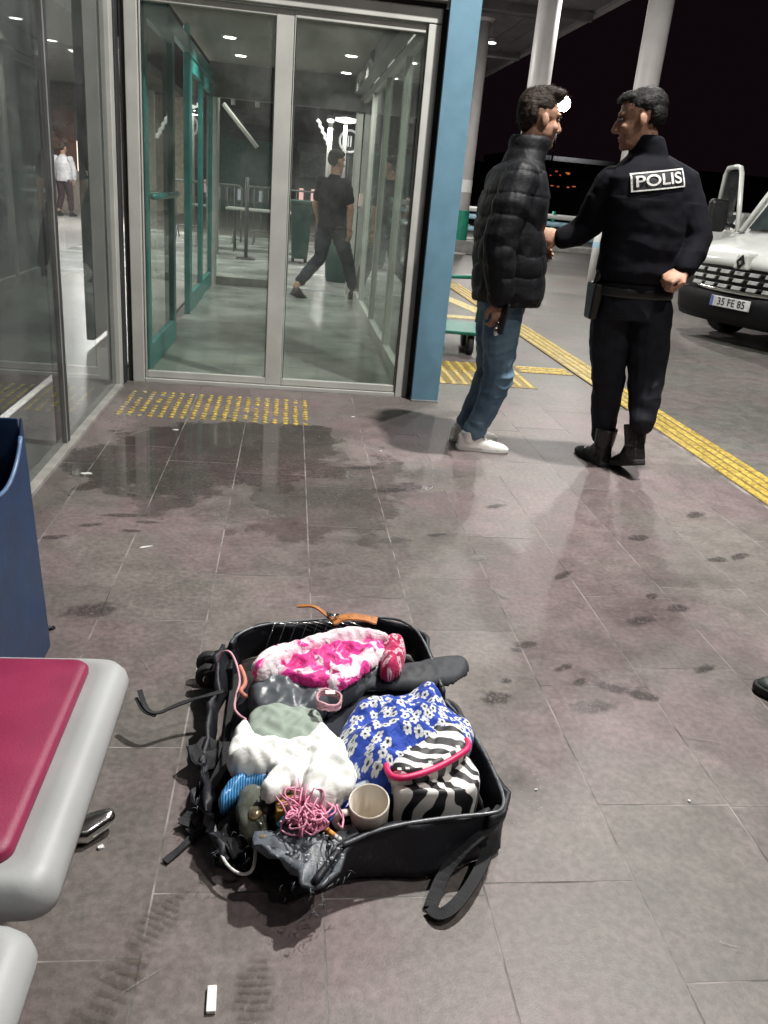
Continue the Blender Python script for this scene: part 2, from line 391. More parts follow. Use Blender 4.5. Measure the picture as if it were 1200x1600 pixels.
# wet and worn marks on the paving: thin films with soft, broken edges
def film(name, col, rough, op, bars=0.0, nscale=7.0):
    t = NT(name); o = t.obj(); se = t.add('ShaderNodeSeparateXYZ'); t.put(se.inputs[0], o); oi = t.add('ShaderNodeObjectInfo')
    r = t.math('SQRT', t.math('ADD', t.math('MULTIPLY', se.outputs[0], se.outputs[0]), t.math('MULTIPLY', se.outputs[1], se.outputs[1])))
    n = t.noise(t.pos(), nscale*4, 4, .65); n2 = t.noise(t.pos(), nscale*16, 2)
    a = t.step(t.math('ADD', r, t.math('MULTIPLY_ADD', n, 1.5, -.75)), .92, .45)
    a = t.math('MULTIPLY', a, t.step(n2, .25, .55))
    if bars:
        w = t.math('SINE', t.math('MULTIPLY_ADD', se.outputs[1], bars, t.math('MULTIPLY', n, 4))); a = t.math('MULTIPLY', a, t.math('MULTIPLY_ADD', t.step(w, -.3, .5), .65, .35))
    a = t.math('MULTIPLY', a, op)
    t.set(Base_Color=c4(col), Roughness=rough, Alpha=a); MATS[name] = t.m; return t.m
M_wetmark = film('damp shoe mark', (.050, .044, .044), .2, .5); M_mudmark = film('dried muddy mark', (.080, .066, .048), .7, .5, 42.0); M_chalk = film('pale scuff', (.30, .29, .28), .9, .3)
M_dampbig = film('faint damp patch', (.075, .066, .064), .25, .22, 0, 3)
film_mesh = {}
def mark(cx, cy, rx, ry, rot, mat):
    if mat.name not in film_mesh:
        m = MB(); m.v = [(-1.3, -1.3, 0), (1.3, -1.3, 0), (1.3, 1.3, 0), (-1.3, 1.3, 0)]; m.f = [(0, 1, 2, 3)]; me = m.mesh('floor_mark'); me.materials.append(mat); film_mesh[mat.name] = me
    o = bpy.data.objects.new('floor_mark', film_mesh[mat.name]); C.objects.link(o); o.parent = pav
    mark.k += 1; o.location = (cx, cy, .0014+.00006*mark.k); o.rotation_euler = (0, 0, rot); o.scale = (rx, ry, 1)
mark.k = 0
for x, y, a, b_, r in [(.769, 2.12, .05, .022, .2), (.735, 2.09, .022, .016, 0), (.611, 1.839, .05, .036, .3), (.66, 1.92, .02, .014, 0), (1.215, 2.292, .06, .026, .4), (1.397, 2.391, .05, .03, .4), (1.33, 2.47, .04, .02, .8), (1.753, 2.809, .055, .026, .2), (1.871, 2.849, .06, .024, .5), (.873, 1.80, .07, .034, .1), (.963, 1.894, .06, .024, -.5), (1.038, 1.864, .055, .028, -.4), (.849, 1.99, .04, .016, .5), (.88, 1.92, .03, .014, .6), (1.05, 2.62, .06, .02, .7), (1.5, 3.0, .06, .03, .4), (.5, 3.45, .10, .03, .1), (.95, 3.3, .07, .022, .5), (-.70, 2.92, .05, .018, .2), (-.60, 3.03, .08, .02, .1), (-.8, 2.8, .05, .02, .3), (-.55, 2.88, .04, .015, 0), (-.50, 2.97, .05, .015, .1), (-.55, 2.27, .09, .05, .2), (1.9, 3.3, .07, .03, .6), (.4, 3.75, .10, .028, .1), (1.3, 2.0, .05, .02, .4), (.62, 2.95, .05, .016, .3)]: mark(x, y, a*1.25, b_*1.25, r, M_wetmark)
for x, y, a, b_, r in [(.3, 3.35, .35, .22, .3), (-.2, 3.1, .3, .15, .1), (.95, 1.9, .22, .14, .4), (1.25, 2.35, .25, .12, .5), (.55, 1.45, .16, .12, 0), (.72, 3.7, .3, .12, .2), (.3, 4.3, .4, .14, .1)]: mark(x, y, a, b_, r, M_dampbig)
for x, y, a, b_, r in [(-.245, .985, .05, .15, -.42), (-.185, 1.13, .045, .10, -.45), (-.01, .98, .045, .10, -.05), (-.02, .87, .04, .07, -.05)]: mark(x, y, a, b_, r, M_mudmark)
rs = random.Random(5)
for i in range(14):
    mark(rs.uniform(-.5, 1.9), rs.uniform(1.0, 4.2), rs.uniform(.02, .07), rs.uniform(.002, .006), rs.uniform(0, 3), M_chalk)
for (x, y) in [(.76, 2.75), (.78, 2.45)]: mark(x, y, .05, .03, rs.uniform(0, 3), M_chalk)

# ------------------------------------------------------------------ tactile paving
ts = thing('tactile_studs', (-.35, 4.75, 0), 'field of worn yellow raised tactile dashes in front of the glass doors', 'tactile paving')
stud = MB()
stud.rings([(0, 0, 0, .0155, .020, 0, .9), (0, 0, .003, .015, .0195, 0, .9), (0, 0, .0055, .010, .014, 0, .9)], 14)
sm = stud.mesh('stud', True); sm.materials.append(M_yellow)
sm2 = sm.copy(); sm2.materials.clear(); sm2.materials.append(pm('stud worn to grey', (.33, .28, .15), .45, var=.4, vs=50))
for i in range(19):
    for j in range(11):
        x = -.90+i*.057; y = 4.46+j*.052
        if random.random() < .05: continue
        worn = (i < 4 and random.random() < .8-.15*i) or (j > 8 and random.random() < .3)
        o = bpy.data.objects.new('stud', sm2 if worn else sm); C.objects.link(o); o.parent = ts; o.location = (x+.35+random.uniform(-.002, .002), y-4.75, 0); o.rotation_euler = (0, 0, random.uniform(-.05, .05))
        o.scale = (random.uniform(.85, 1.1), random.uniform(.75, 1.1), random.uniform(.6, 1))
tr = thing('tactile_strip', (2.5, 3, 0), 'long yellow ribbed tactile strip running past the two men', 'tactile paving')
bx('base_strip', pm('yellow strip base', (.17, .115, .025), .5, var=.4, vs=25), tr, 2.355, 2.612, -.8, 13.2, -.012, .0015)
rib = MB().hexa([(-.021, -.194, 0), (.021, -.194, 0), (.021, .194, 0), (-.021, .194, 0)], [(-.015, -.188, .007), (.015, -.188, .007), (.015, .188, .007), (-.015, .188, .007)]).mesh('rib'); rib.materials.append(M_yellow)
for k in range(34):
    for q in range(4):
        o = bpy.data.objects.new('rib', rib); C.objects.link(o); o.parent = tr; o.location = (2.389+q*.0635-2.5, -.6+k*.4-3, .0015); o.scale = (1, 1, random.uniform(.6, 1.05))
tf = thing('tactile_field', (1.5, 6.2, 0), 'patch of yellow ribbed tactile paving behind the blue column', 'tactile paving')
bx('base_strip', MATS['yellow strip base'], tf, 1.10, 1.86, 5.78, 6.62, -.012, -.0065)
for k in range(2):
    for q in range(9):
        o = bpy.data.objects.new('rib', rib); C.objects.link(o); o.parent = tf; o.location = (1.145+q*.084-1.5, 5.98+k*.42-6.2, -.0065)
tl = thing('tactile_link', (2.1, 6.45, 0), 'short yellow ribbed link joining the tactile patch to the long strip', 'tactile paving')
bx('base_strip', MATS['yellow strip base'], tl, 1.875, 2.335, 6.36, 6.60, -.012, -.0065)
for k in range(3):
    o = bpy.data.objects.new('rib', rib); C.objects.link(o); o.parent = tl; o.location = (2.105-2.1, 6.40+k*.08-6.45, -.0065); o.rotation_euler = (0, 0, PI/2); o.scale = (1, 1.1, 1)
for nm, lab, p in (('painted_line', 'faded yellow painted line slanting across the paving beyond the trolley', [(1.95, 11.3), (2.12, 11.3), (2.42, 9.7), (2.2, 9.7)]), ('painted_line', 'short faded yellow cross line on the paving behind the trolley', [(1.3, 9.15), (2.3, 9.15), (2.3, 9.38), (1.3, 9.38)])):
    m = MB(); m.hexa([(*q, -.012) for q in p], [(*q, -.0055) for q in p]); o = m.build(nm, M_yellow2); tag(o, lab, 'floor marking')

# ------------------------------------------------------------------ canopy, its lamps and poles
cn = thing('canopy', (3.4, 14, 5.0), 'long grey canopy roof held over the pavement on white poles', 'canopy')
bx('roof_slab', M_canopy, cn, -1.6, 6.06, -4, 35, 5.06, 5.3)
bx('fascia', pm('canopy edge trim', (.33, .30, .31), .5), cn, 6.062, 6.2, -4, 35, 4.98, 5.34)
soff = MB().box(-.235, .235, -2.4, 2.4, 0, .03).mesh('soffit_panel'); soff.materials.append(M_canopy)
for i in range(15):
    for k in range(8):
        o = bpy.data.objects.new('soffit_panel', soff); C.objects.link(o); o.parent = cn; o.location = (-1.2+i*.49-3.4, -1.5+k*4.84-14, .028)
for k in range(6): bx('cross_beam', M_canopy, cn, -1.5, 6.04, 1+k*6, 1.16+k*6, 4.86, 5.026)
def canopy_lamp(x, y, label, watts, z=4.98):
    t = thing('canopy_lamp', (x, y, z), label, 'lamp', 'lamps under the canopy')
    MB().rings([(0, 0, .045, .11, .11), (0, 0, 0, .13, .13), (0, 0, -.04, .13, .13)], 24).build('housing', M_white, t, local=True)
    MB().rings([(0, 0, -.041, .112, .112), (0, 0, -.05, .1, .1)], 24).build('diffuser', M_lamp, t, local=True)
    area_light(t, (0, 0, -.06), .2, watts); return t
canopy_lamp(2.0, 3.3, 'round white canopy lamp above the pavement by the two men', LAMP_W*1.3)
canopy_lamp(2.6, .9, 'round white canopy lamp above the bystander at the right', LAMP_W*.36)
canopy_lamp(2.6, -1.6, 'round white canopy lamp behind the viewer over the bench', LAMP_W*.10)
canopy_lamp(3.3, 8.2, 'round white canopy lamp above the tactile strip near the van', LAMP_W*.6)
canopy_lamp(5.2, 14, 'round white canopy lamp over the far pavement by the poles', LAMP_W*.9)
canopy_lamp(4.86, 23.3, 'small bright lamp under the canopy next to the farthest pole', LAMP_W*.8)
def pole(x, y, r, label, z0=-.01):
    t = thing('canopy_pole', (x, y, 0), label, 'pole', 'poles carrying the canopy')
    tb('shaft', M_pole, t, [(x, y, z0), (x, y, 4.86)], r, 20)
    MB().rings([(x, y, z0, r*1.7, r*1.7), (x, y, z0+.03, r*1.7, r*1.7), (x, y, z0+.035, r*1.1, r*1.1)], 20).build('base_plate', M_pole, t)
    MB().rings([(x, y, 4.80, r*1.15, r*1.15), (x, y, 4.857, r*1.6, r*1.6)], 20).build('cap', M_pole, t)
    return t
p1 = pole(3.96, 20, .145, 'slim pale pole with a green sleeve next to the blue column')
MB().rings([(3.96, 20, .25, .165, .165), (3.96, 20, .95, .165, .165)], 20).build('green_sleeve', pm('green painted metal', (.012, .20, .13), .45), p1)
MB().rings([(3.96, 20, 1.35, .15, .15), (3.96, 20, 1.62, .15, .15)], 20).build('notice_wrap', M_white, p1)
bx('plinth', M_greywall, p1, 3.6, 4.3, 19.8, 20.4, -.01, .30, .02)
pole(3.48, 13, .165, 'white round pole rising behind the man in the puffer jacket')
pole(4.70, 12, .165, 'thick grey pole rising behind the police officer')

# ------------------------------------------------------------------ blue column and glass vestibule
col = thing('blue_column', (.90, 5.25, 0), 'light blue painted steel column at the corner of the glass entrance', 'column')
bx('shaft', M_blue, col, .835, .985, 5.16, 5.32, -.004, 3.4, .006)
bx('flange', pm('blue flange paint', (.125, .245, .325), .45, var=.05, bump=.04), col, .822, .998, 5.155, 5.185, 0, 3.39, .003)
MB().box(.82, 1.0, 5.14, 5.34, -.004, .012).build('base_plate', M_greywall, col, bevel=.003)

ve = thing('glass_entrance', (-.05, 5.28, 0), 'glass entrance vestibule with pale aluminium sliding doors', 'entrance')
Y0, Y1, XL, XR, ZC = 5.28, 10.5, -.955, .80, 2.42
bx('post', M_alu, ve, XL, -.885, Y0-.035, Y0+.06, -.004, 2.155, .004)
bx('post', M_alu, ve, .725, XR, Y0-.035, Y0+.06, -.004, 2.155, .004)
bx('header', M_alu, ve, XL, XR, Y0-.04, Y0+.065, 2.158, 2.235, .004)
bx('header_box', pm('pale fascia sheet', (.42, .42, .37), .5, var=.06), ve, -1.2, .83, Y0-.10, Y0+.3, 2.262, 2.62, .006)
bx('seal', M_alu_dark, ve, -.99, .815, Y0-.03, Y0+.1, 2.237, 2.260)
bx('seal', M_alu_dark, ve, .803, .833, Y0-.02, Y0+.08, 0, 2.236)
bx('seal', M_alu_dark, ve, -.985, -.957, Y0-.02, Y0+.08, 0, 2.236)
bx('sill', M_alu, ve, -.882, .722, Y0-.03, Y0+.055, -.004, .022, .003)
def leaf(x0, x1, y, lab, w0, w1):
    d = bx('door_leaf', M_alu, ve, x0, x0+w0, y-.018, y+.018, .025, 2.15, .003); d['label'] = lab
    bx('stile', M_alu, d, x1-w1, x1, y-.018, y+.018, .025, 2.15, .003)
    bx('bottom_rail', M_alu, d, x0+w0+.001, x1-w1-.001, y-.0175, y+.0175, .026, .068, .003)
    bx('top_rail', M_alu, d, x0+w0+.001, x1-w1-.001, y-.0175, y+.0175, 2.11, 2.149, .003)
    bx('pane', M_glass, d, x0+w0-.003, x1-w1+.003, y-.004, y+.004, .064, 2.113)
    for xa in (x0+w0+.002, x1-w1-.006): bx('gasket', M_alu_dark, d, xa, xa+.004, y-.0165, y-.005, .07, 2.108)
    return d
leaf(-.880, -.030, Y0+.008, 'left sliding door leaf', .010, .098)
leaf(-.026, .722, Y0+.004, 'right sliding door leaf', .006, .006)
# vestibule floor, ceiling, right glass wall, far doors
MB().box(-.98, .83, Y0+.056, Y1+.1, -.009, .001).build('threshold_floor', pm('dark floor joint', (.10, .10, .095), .6), ve)
ft = MB().box(-.2985, .2985, -.2985, .2985, -.004, .004).mesh('floor_tile'); ft.materials.append(M_vfloor)
for i in range(3):
    for k_ in range(9):
        o = bpy.data.objects.new('floor_tile', ft); C.objects.link(o); o.parent = ve; o.location = (-.675+i*.6+.05, Y0+.056+.3+k_*.588-5.28, random.uniform(-.0004, .0004)); o.scale = (1, .978, 1)
struct(bx('forecourt_paving', pm('pale wet forecourt slabs', (.36, .37, .355), .25, var=.3, vs=1.6, bump=.03, bs=15, rvar=.1), None, -3.395, .98, Y1+.11, 19.5, -.02, .0))
bx('ceiling', M_ceil, ve, -.98, .84, Y0+.31, Y1, ZC, ZC+.15)
bx('roof', M_dark, ve, -1.1, .86, Y0+.31, Y1+.1, ZC+.152, ZC+.24)
for k, (ya, yb) in enumerate([(5.36, 6.55), (6.62, 7.85), (7.92, 9.15), (9.22, 10.4)]):
    p = bx('side_post', M_alu, ve, .765, .825, ya-.06, ya, 0, 2.30, .003)
    bx('side_pane', M_hazy, ve, .79, .80, ya, yb, .11, 2.16)
    bx('side_rail', M_alu, ve, .765, .825, ya+.001, yb+.009, 0, .105, .003)
    bx('side_rail', M_alu, ve, .765, .825, ya+.001, yb+.009, 2.16, 2.23, .003)
bx('door_track', pm('grey track cover', (.13, .13, .12), .5), ve, .66, .763, Y0+.35, Y1-.05, 2.24, 2.40, .006)
for yy in (6.35, 8.1): MB().ell((.66, yy, 2.34), (.04, .05, .05)).build('door_sensor', M_black, ve, smooth=True)
bx('far_header', pm('dark header sheet', (.075, .075, .07), .6), ve, -.98, .83, Y1-.05, Y1+.06, 2.07, 2.42)
for xx in (-.97, -.10, .70): bx('far_post', M_alu, ve, xx, xx+.08, Y1-.03, Y1+.04, 0, 2.07, .003)
bx('far_rail', pm('mid grey metal', (.20, .21, .19), .5), ve, -.888, -.102, Y1-.025, Y1+.035, 0, .10, .003)  # far rail in a darker grey than the posts
bx('far_pane', M_glass, ve, -.888, -.102, Y1, Y1+.008, .10, 2.07)
# teal inner doors on the left side of the vestibule
td = thing('teal_inner_doors', (-.95, 7.3, 0), 'teal framed glass inner doors along the left side of the entrance', 'door')
def tpanel(xa, ya, xb, yb, w=.075, zt=2.18, rail=.17):
    a = Vector((xa, ya, 0)); b = Vector((xb, yb, 0)); d = (b-a).normalized(); n = Vector((-d.y, d.x, 0))*.024; L = (b-a).length
    def slab(s0, s1, z0, z1, nm, mat, parent, th=1.0):
        q = [a+d*s0-n*th, a+d*s1-n*th, a+d*s1+n*th, a+d*s0+n*th]
        return MB().hexa([(p.x, p.y, z0) for p in q], [(p.x, p.y, z1) for p in q]).build(nm, mat, parent, bevel=.003 if th == 1 else 0)
    r = slab(0, w, .006, zt, 'door_panel', M_teal, td)
    slab(L-w, L, .006, zt, 'stile', M_teal, r); slab(w, L-w, .006, rail, 'bottom_rail', M_teal, r); slab(w, L-w, zt-.1, zt, 'top_rail', M_teal, r)
    slab(w, L-w, rail, zt-.1, 'pane', M_glass, r, .15)
    return r
q = tpanel(-.915, 5.52, -.90, 6.72, .10)
tb('push_bar', M_teal, q, [(-.86, 5.55, 1.10), (-.84, 5.75, 1.10), (-.84, 6.5, 1.10), (-.86, 6.7, 1.10)], .02, 10)
tpanel(-.955, 8.2, -.945, 9.2, .10); tpanel(-.96, 9.3, -.955, 10.35, .07)
for yy in (5.42, 6.80, 8.05): bx('teal_post', M_teal, td, -.975, -.925, yy, yy+.09, .005, 2.41, .004)
bx('teal_transom', M_teal, td, -.975, -.925, 5.40, 10.4, 2.20, 2.32, .004)
for i, (x, y, lab) in enumerate([(.50, 8.8, 'brighter round downlight in the entrance ceiling, right pane'), (.53, 10.1, 'smaller round downlight deeper in the entrance ceiling, right pane'), (-.62, 8.5, 'brighter round downlight in the entrance ceiling, left pane'), (-.59, 9.65, 'smaller round downlight deeper in the entrance ceiling, left pane')]):
    t = thing('ceiling_downlight', (x, y, ZC-.002), lab, 'lamp', 'downlights in the entrance ceiling')
    MB().rings([(0, 0, 0, .075, .075), (0, 0, -.008, .07, .07)], 20).build('trim_ring', M_white, t, local=True)
    MB().rings([(0, 0, -.009, .055, .055), (0, 0, -.012, .052, .052)], 20).build('diffuser', emit('lit downlight', (1, .98, .9), 9), t, local=True)
    area_light(t, (0, 0, -.02), .1, 2.5 if i in (1, 3) else 9, spread=R(130))

# ------------------------------------------------------------------ left glass facade and hall behind it
gw = thing('glass_facade', (-1.03, 4, 0), 'tall dark reflecting glass facade of the hall on the left', 'glass wall')
bx('pane', M_glass2, gw, -1.036, -1.024, 1.2, 3.862, .02, 3.0)
bx('pane', M_glass2, gw, -1.036, -1.024, 3.905, 5.07, .02, 3.0)
bx('pane', M_glass2, gw, -1.036, -1.024, -1.0, 1.16, .02, 3.0)
bx('mullion', M_dark, gw, -1.07, -1.012, 3.865, 3.902, .0, 3.0, .003)
bx('mullion', M_dark, gw, -1.07, -1.012, 1.163, 1.197, .0, 3.0, .003)
bx('edge_trim', pm('grey edge strip', (.17, .17, .165), .4), gw, -1.05, -1.013, 3.84, 3.862, .021, 3.0)
bx('corner_post', M_alu, gw, -1.07, -1.0, 5.075, 5.17, .0, 3.0, .004)
bx('corner_post', M_dark, gw, -1.08, -.99, 5.173, 5.262, .0, 3.0, .004)
bx('sill', pm('pale stone sill', (.30, .29, .27), .5), gw, -1.06, -.985, -1.0, 5.07, -.004, .019, .003)
hl = struct(bx('hall_floor', M_hfloor, None, -14, -1.071, -3, 10.6, -.009, .002)); struct(bx('hall_floor_rear', M_hfloor, None, -14, -3.4, 10.605, 30, -.009, .002))
hc = struct(bx('hall_ceiling', pm('hall ceiling', (.25, .25, .25), .8), None, -14, -1.2, -3, 10.6, 3.3, 3.5)); struct(bx('hall_ceiling_rear', MATS['hall ceiling'], None, -14, -3.4, 10.605, 30, 3.3, 3.5))
hw = struct(bx('hall_wall', pm('cream hall wall', (.48, .43, .34), .7), None, -14, -3.4, 28, 28.3, 0, 3.3))
hw2 = struct(bx('hall_wall_side', pm('grey hall wall', (.25, .24, .25), .7), None, -14.3, -14, -3, 28.3, 0, 3.3))
for nm, lab, a in (('dark_reflection_panel', 'dark panel added inside the hall for the dark glass reflection next to the lit gap', (-1.46, -1.40, 1.0, 5.33, .05, 2.6)), ('dark_reflection_panel', 'dark narrow panel added inside the hall for the dark glass reflection right of the lit gap', (-1.46, -1.40, 6.22, 7.2, .05, 2.6))):  # dark panels added where the glass only reflects darkness
    o = bx(nm, pm('dark reflection violet grey', (.055, .055, .065), .4), None, *a, .01); tag(recenter(o, ((a[0]+a[1])/2, (a[2]+a[3])/2, 0)), lab, 'added panel')
def hall_lamp(x, y, z, lab, w):
    t = thing('hall_ceiling_light', (x, y, z), lab, 'lamp', 'lights in the hall ceiling')
    MB().box(-.3, .3, -.3, .3, -.03, .0).build('frame', M_white, t, local=True)
    MB().box(-.27, .27, -.27, .27, -.04, -.031).build('diffuser', emit('lit hall panel', (1, .95, .86), 5), t, local=True)
    area_light(t, (0, 0, -.06), .5, w)
hall_lamp(-4.2, 19, 3.29, 'square lit ceiling panel in the hall above the person in white', 420)
hall_lamp(-4.0, 12, 3.29, 'square lit ceiling panel in the hall beyond the added dark panels', 260)
hall_lamp(-3.5, 6, 3.29, 'square lit ceiling panel in the hall behind the added dark panel', 90)
k = thing('hall_kiosk', (-6.2, 24.5, 0), 'brown kiosk with lit shelves behind the person in white', 'kiosk')
mbr = pm('brown kiosk laminate', (.16, .06, .05), .5)
bx('counter', pm('cream counter', (.5, .42, .36), .5), k, -7.4, -5.0, 24.2, 24.9, 0, 1.0, .02); bx('sign_board', mbr, k, -8.2, -6.0, 25.3, 25.45, 1.75, 2.5, .02); bx('back_panel', mbr, k, -8.2, -5.2, 25.5, 25.6, 0, 1.75)
for i in range(4): bx('lit_strip', emit('lit kiosk strip', (1, .78, .62), 5), k, -5.9+i*.28, -5.84+i*.28, 25.1, 25.16, .95+.1*(i % 2), 1.75)
MB().rings([(-6.7, 25, 1.70, .62, .5), (-6.7, 25, 1.85, .5, .4), (-6.7, 25, 1.95, .25, .2)], 24).build('dome_roof', mbr, k, smooth=True)
# ------------------------------------------------------------------ beyond the entrance: the far forecourt
canopy_lamp(.1, 14.5, 'round white canopy lamp over the forecourt seen through the doors', LAMP_W*.9)
gb = thing('litter_bin', (.72, 11.9, 0), 'dark green litter bin seen through the right door pane', 'bin')
M_green = pm('dark green plastic', (.010, .045, .036), .6)
MB().rings([(.72, 11.9, 0, .2, .2), (.72, 11.9, .04, .22, .22), (.72, 11.9, .80, .26, .26)], 24).build('body', M_green, gb, smooth=True)
MB().rings([(.72, 11.9, .80, .28, .28), (.72, 11.9, .88, .27, .27), (.72, 11.9, 1.0, .15, .15)], 24).build('lid', M_green, gb, smooth=True)
tbk = thing('dark_bin', (.22, 14.2, 0), 'dark green wheeled bin standing outside behind the door stile', 'bin')
MB().hexa([(.02, 14, .08), (.28, 14, .08), (.28, 14.4, .08), (.02, 14.4, .08)], [(-.02, 13.95, .92), (.33, 13.95, .92), (.33, 14.45, .92), (-.02, 14.45, .92)]).build('body', M_green, tbk, bevel=.02)
bx('lid', M_green, tbk, -.03, .34, 13.93, 14.47, .922, .98, .02)
for xx in (.02, .23): tb('wheel', M_rubber, tbk, [(xx, 14.4, .08), (xx+.05, 14.4, .08)], .09, 16)
def barrier(x0, x1, y, lab):
    t = thing('crowd_barrier', ((x0+x1)/2, y, 0), lab, 'barrier', 'grey barriers on the far forecourt')
    m = pm('galvanised tube', (.10, .105, .10), .5, .3)
    tb('frame', m, t, [(x0, y, .02), (x0, y, 1.02), (x0+.06, y, 1.08), (x1-.06, y, 1.08), (x1, y, 1.02), (x1, y, .02)], .019, 8)
    tb('lower_rail', m, t, [(x0, y, .25), (x1, y, .25)], .014, 8)
    n = int((x1-x0)/.13)
    for i in range(1, n): tb('bar', m, t, [(x0+(x1-x0)*i/n, y, .25), (x0+(x1-x0)*i/n, y, 1.08)], .008, 6)
    for xx in (x0+.15, x1-.15): tb('foot', m, t, [(xx, y-.28, .015), (xx, y, .25), (xx, y+.28, .015)], .014, 8)
barrier(-2.4, -1.0, 17.5, 'grey crowd barrier outside the left door pane'); barrier(-.9, .5, 17.6, 'grey crowd barrier outside beside the dark bin')
tp = thing('queue_post', (-.72, 14.1, 0), 'slim dark queue post outside the left door pane', 'post')
tb('shaft', M_dark, tp, [(-.72, 14.1, .0), (-.72, 14.1, 1.25)], .03, 12); MB().rings([(-.72, 14.1, -.008, .17, .17), (-.72, 14.1, .02, .15, .15), (-.72, 14.1, .04, .04, .04)], 20).build('base', M_dark, tp)
tt = thing('folding_table', (-.55, 15.6, 0), 'folding table with crossed dark legs outside the left door pane', 'table')
bx('table_top', pm('pale table top', (.34, .35, .33), .5), tt, -1.15, .05, 15.3, 15.95, .70, .735, .008)
for xx in (-1.0, -.1):
    for s_ in (1, -1): tb('leg', M_dark, tt, [(xx, 15.62-.28*s_, .0), (xx, 15.62+.28*s_, .70)], .015, 8)
# street lamps
def street_lamp(x, y, h, lab, head=.16, w=120, s=24, elong=1.0):
    t = thing('street_lamp', (x, y, 0), lab, 'street lamp', 'lit street lamps in the distance')
    tb('mast', M_pole, t, [(x, y, 0), (x, y, h)], [.09, .05], 12)
    MB().box(x-head*elong*1.1, x+head*elong*1.1, y-head*.6, y+head*.6, h, h+.1).build('head', M_dark, t, bevel=.02)
    MB().ell((x, y-.02, h-.03), (head*elong, head*.6, head*.55)).build('lens', emit('lit street lens', (1, .96, .90), min(s, 2.5)), t, smooth=True)
    area_light(t, (0, 0, h-.2), .3, w)
street_lamp(.85, 22, 2.72, 'lit lamp on a mast seen through the right door pane', .10, 25)
street_lamp(1.44, 26, 3.05, 'wide lit lamp head at the edge of the right door pane', .2, 25, 24, 1.8)
# zigzag lamp reflection in the glass, built as a hung glowing tube
TX0, TX1, TZ0, TZ1 = .36, .64, 2.22, 1.71
lt = thing('tube_reflection', (.5, 14.8, 1.95), 'white zigzag lamp reflection in the doors, modelled as a slanting glowing tube', 'lamp')
zz = [(TX0+(TX1-TX0)*i/12+(.012 if i % 2 else -.012), 14.8, TZ0+(TZ1-TZ0)*i/12) for i in range(13)]
tb('tube', emit('white lamp reflection', (1, 1, .97), .75), lt, zz, .028, 10); tb('added_hanger', M_dark, lt, [(.36, 14.85, 2.22), (.36, 14.85, 5.03)], .006, 6); tb('added_hanger', M_dark, lt, [(.63, 14.85, 1.73), (.63, 14.85, 5.03)], .006, 6)
# slanted brace and buildings
br = thing('steel_brace', (-1.2, 14.5, 0), 'pale slanted steel brace outside behind the left door pane', 'brace')
tb('bar', M_pole, br, [(-1.15, 14.6, 2.30), (-.60, 14.6, 1.71)], .035, 10); tb('upright', pm('grey upright', (.3, .3, .28), .5), br, [(-1.25, 14.6, 0), (-1.25, 14.6, 5.05)], .05, 10)
for xx in (-1.0, -.62, -.3): tb('slat', MATS['grey upright'], br, [(xx, 14.66, 2.3), (xx, 14.66, 5.05)], .035, 8)
def block(name, lab, cat, x0, x1, y0, y1, h, mat, rows, cols, litp, z1=1.0, wz=1.1, seed=1, litcol=(1, .82, .6), ls=1.2):
    t = thing(name, ((x0+x1)/2, y0, 0), lab, cat); bx('wall', mat, t, x0, x1, y0, y1, 0, h); bx('parapet', M_dark, t, x0-.1, x1+.1, y0+.8, y1, h+.002, h+.3)
    rr = random.Random(seed)
    for r in range(rows):
        for c in range(cols):
            xa = x0+(x1-x0)*(c+.2)/cols; xb = x0+(x1-x0)*(c+.8)/cols; za = z1+r*(h-z1)/rows
            w = bx('window', pm('window frame grey', (.2, .2, .2), .5), t, xa, xb, y0-.06, y0+.02, za, za+wz)
            bx('pane', emit('lit window %d' % seed, litcol, ls) if rr.random() < litp else pm('dark window pane', (.02, .022, .03), .1), w, xa+.06, xb-.06, y0-.075, y0-.062, za+.06, za+wz-.06)
    return t
b1 = block('shop_building', 'low teal-fronted building across the forecourt seen through the doors', 'building', -6.5, -.2, 33, 40, 2.5, pm('teal shop front', (.05, .17, .15), .6), 1, 16, .6, .35, .5, 3, (.75, .8, 1), .35)
b2 = block('shop_building', 'grey low building with red lit shopfront seen through the right pane', 'building', .1, 6, 36, 42, 2.7, pm('grey shop front', (.20, .22, .25), .6), 1, 12, .7, .45, .6, 4, (1, .55, .5), 1.0)
bx('sign_board', pm('pale sign board', (.35, .40, .42), .5), b2, .2, 2.6, 35.7, 35.98, 1.40, 2.35, .02)
gm = MB()
for i in range(28): a = 2*PI*i/28; gm.v.append((1.64+.30*math.cos(a), 27, 2.50+.30*math.sin(a)))
ring = thing('round_sign', (1.62, 27, 0), 'round white ring sign on a post seen over the walking man', 'sign')
tb('ring', emit('dim white sign', (.8, .85, 1), .12), ring, gm.v+[gm.v[0]], .035, 8); bx('emblem', emit('dim white sign', (.8, .85, 1), .12), ring, 1.58, 1.62, 26.98, 27.02, 2.35, 2.65); bx('emblem', MATS['dim white sign'], ring, 1.66, 1.70, 26.98, 27.02, 2.35, 2.65); tb('post', M_dark, ring, [(1.64, 27.08, 0), (1.64, 27.08, 2.7)], .04, 8)

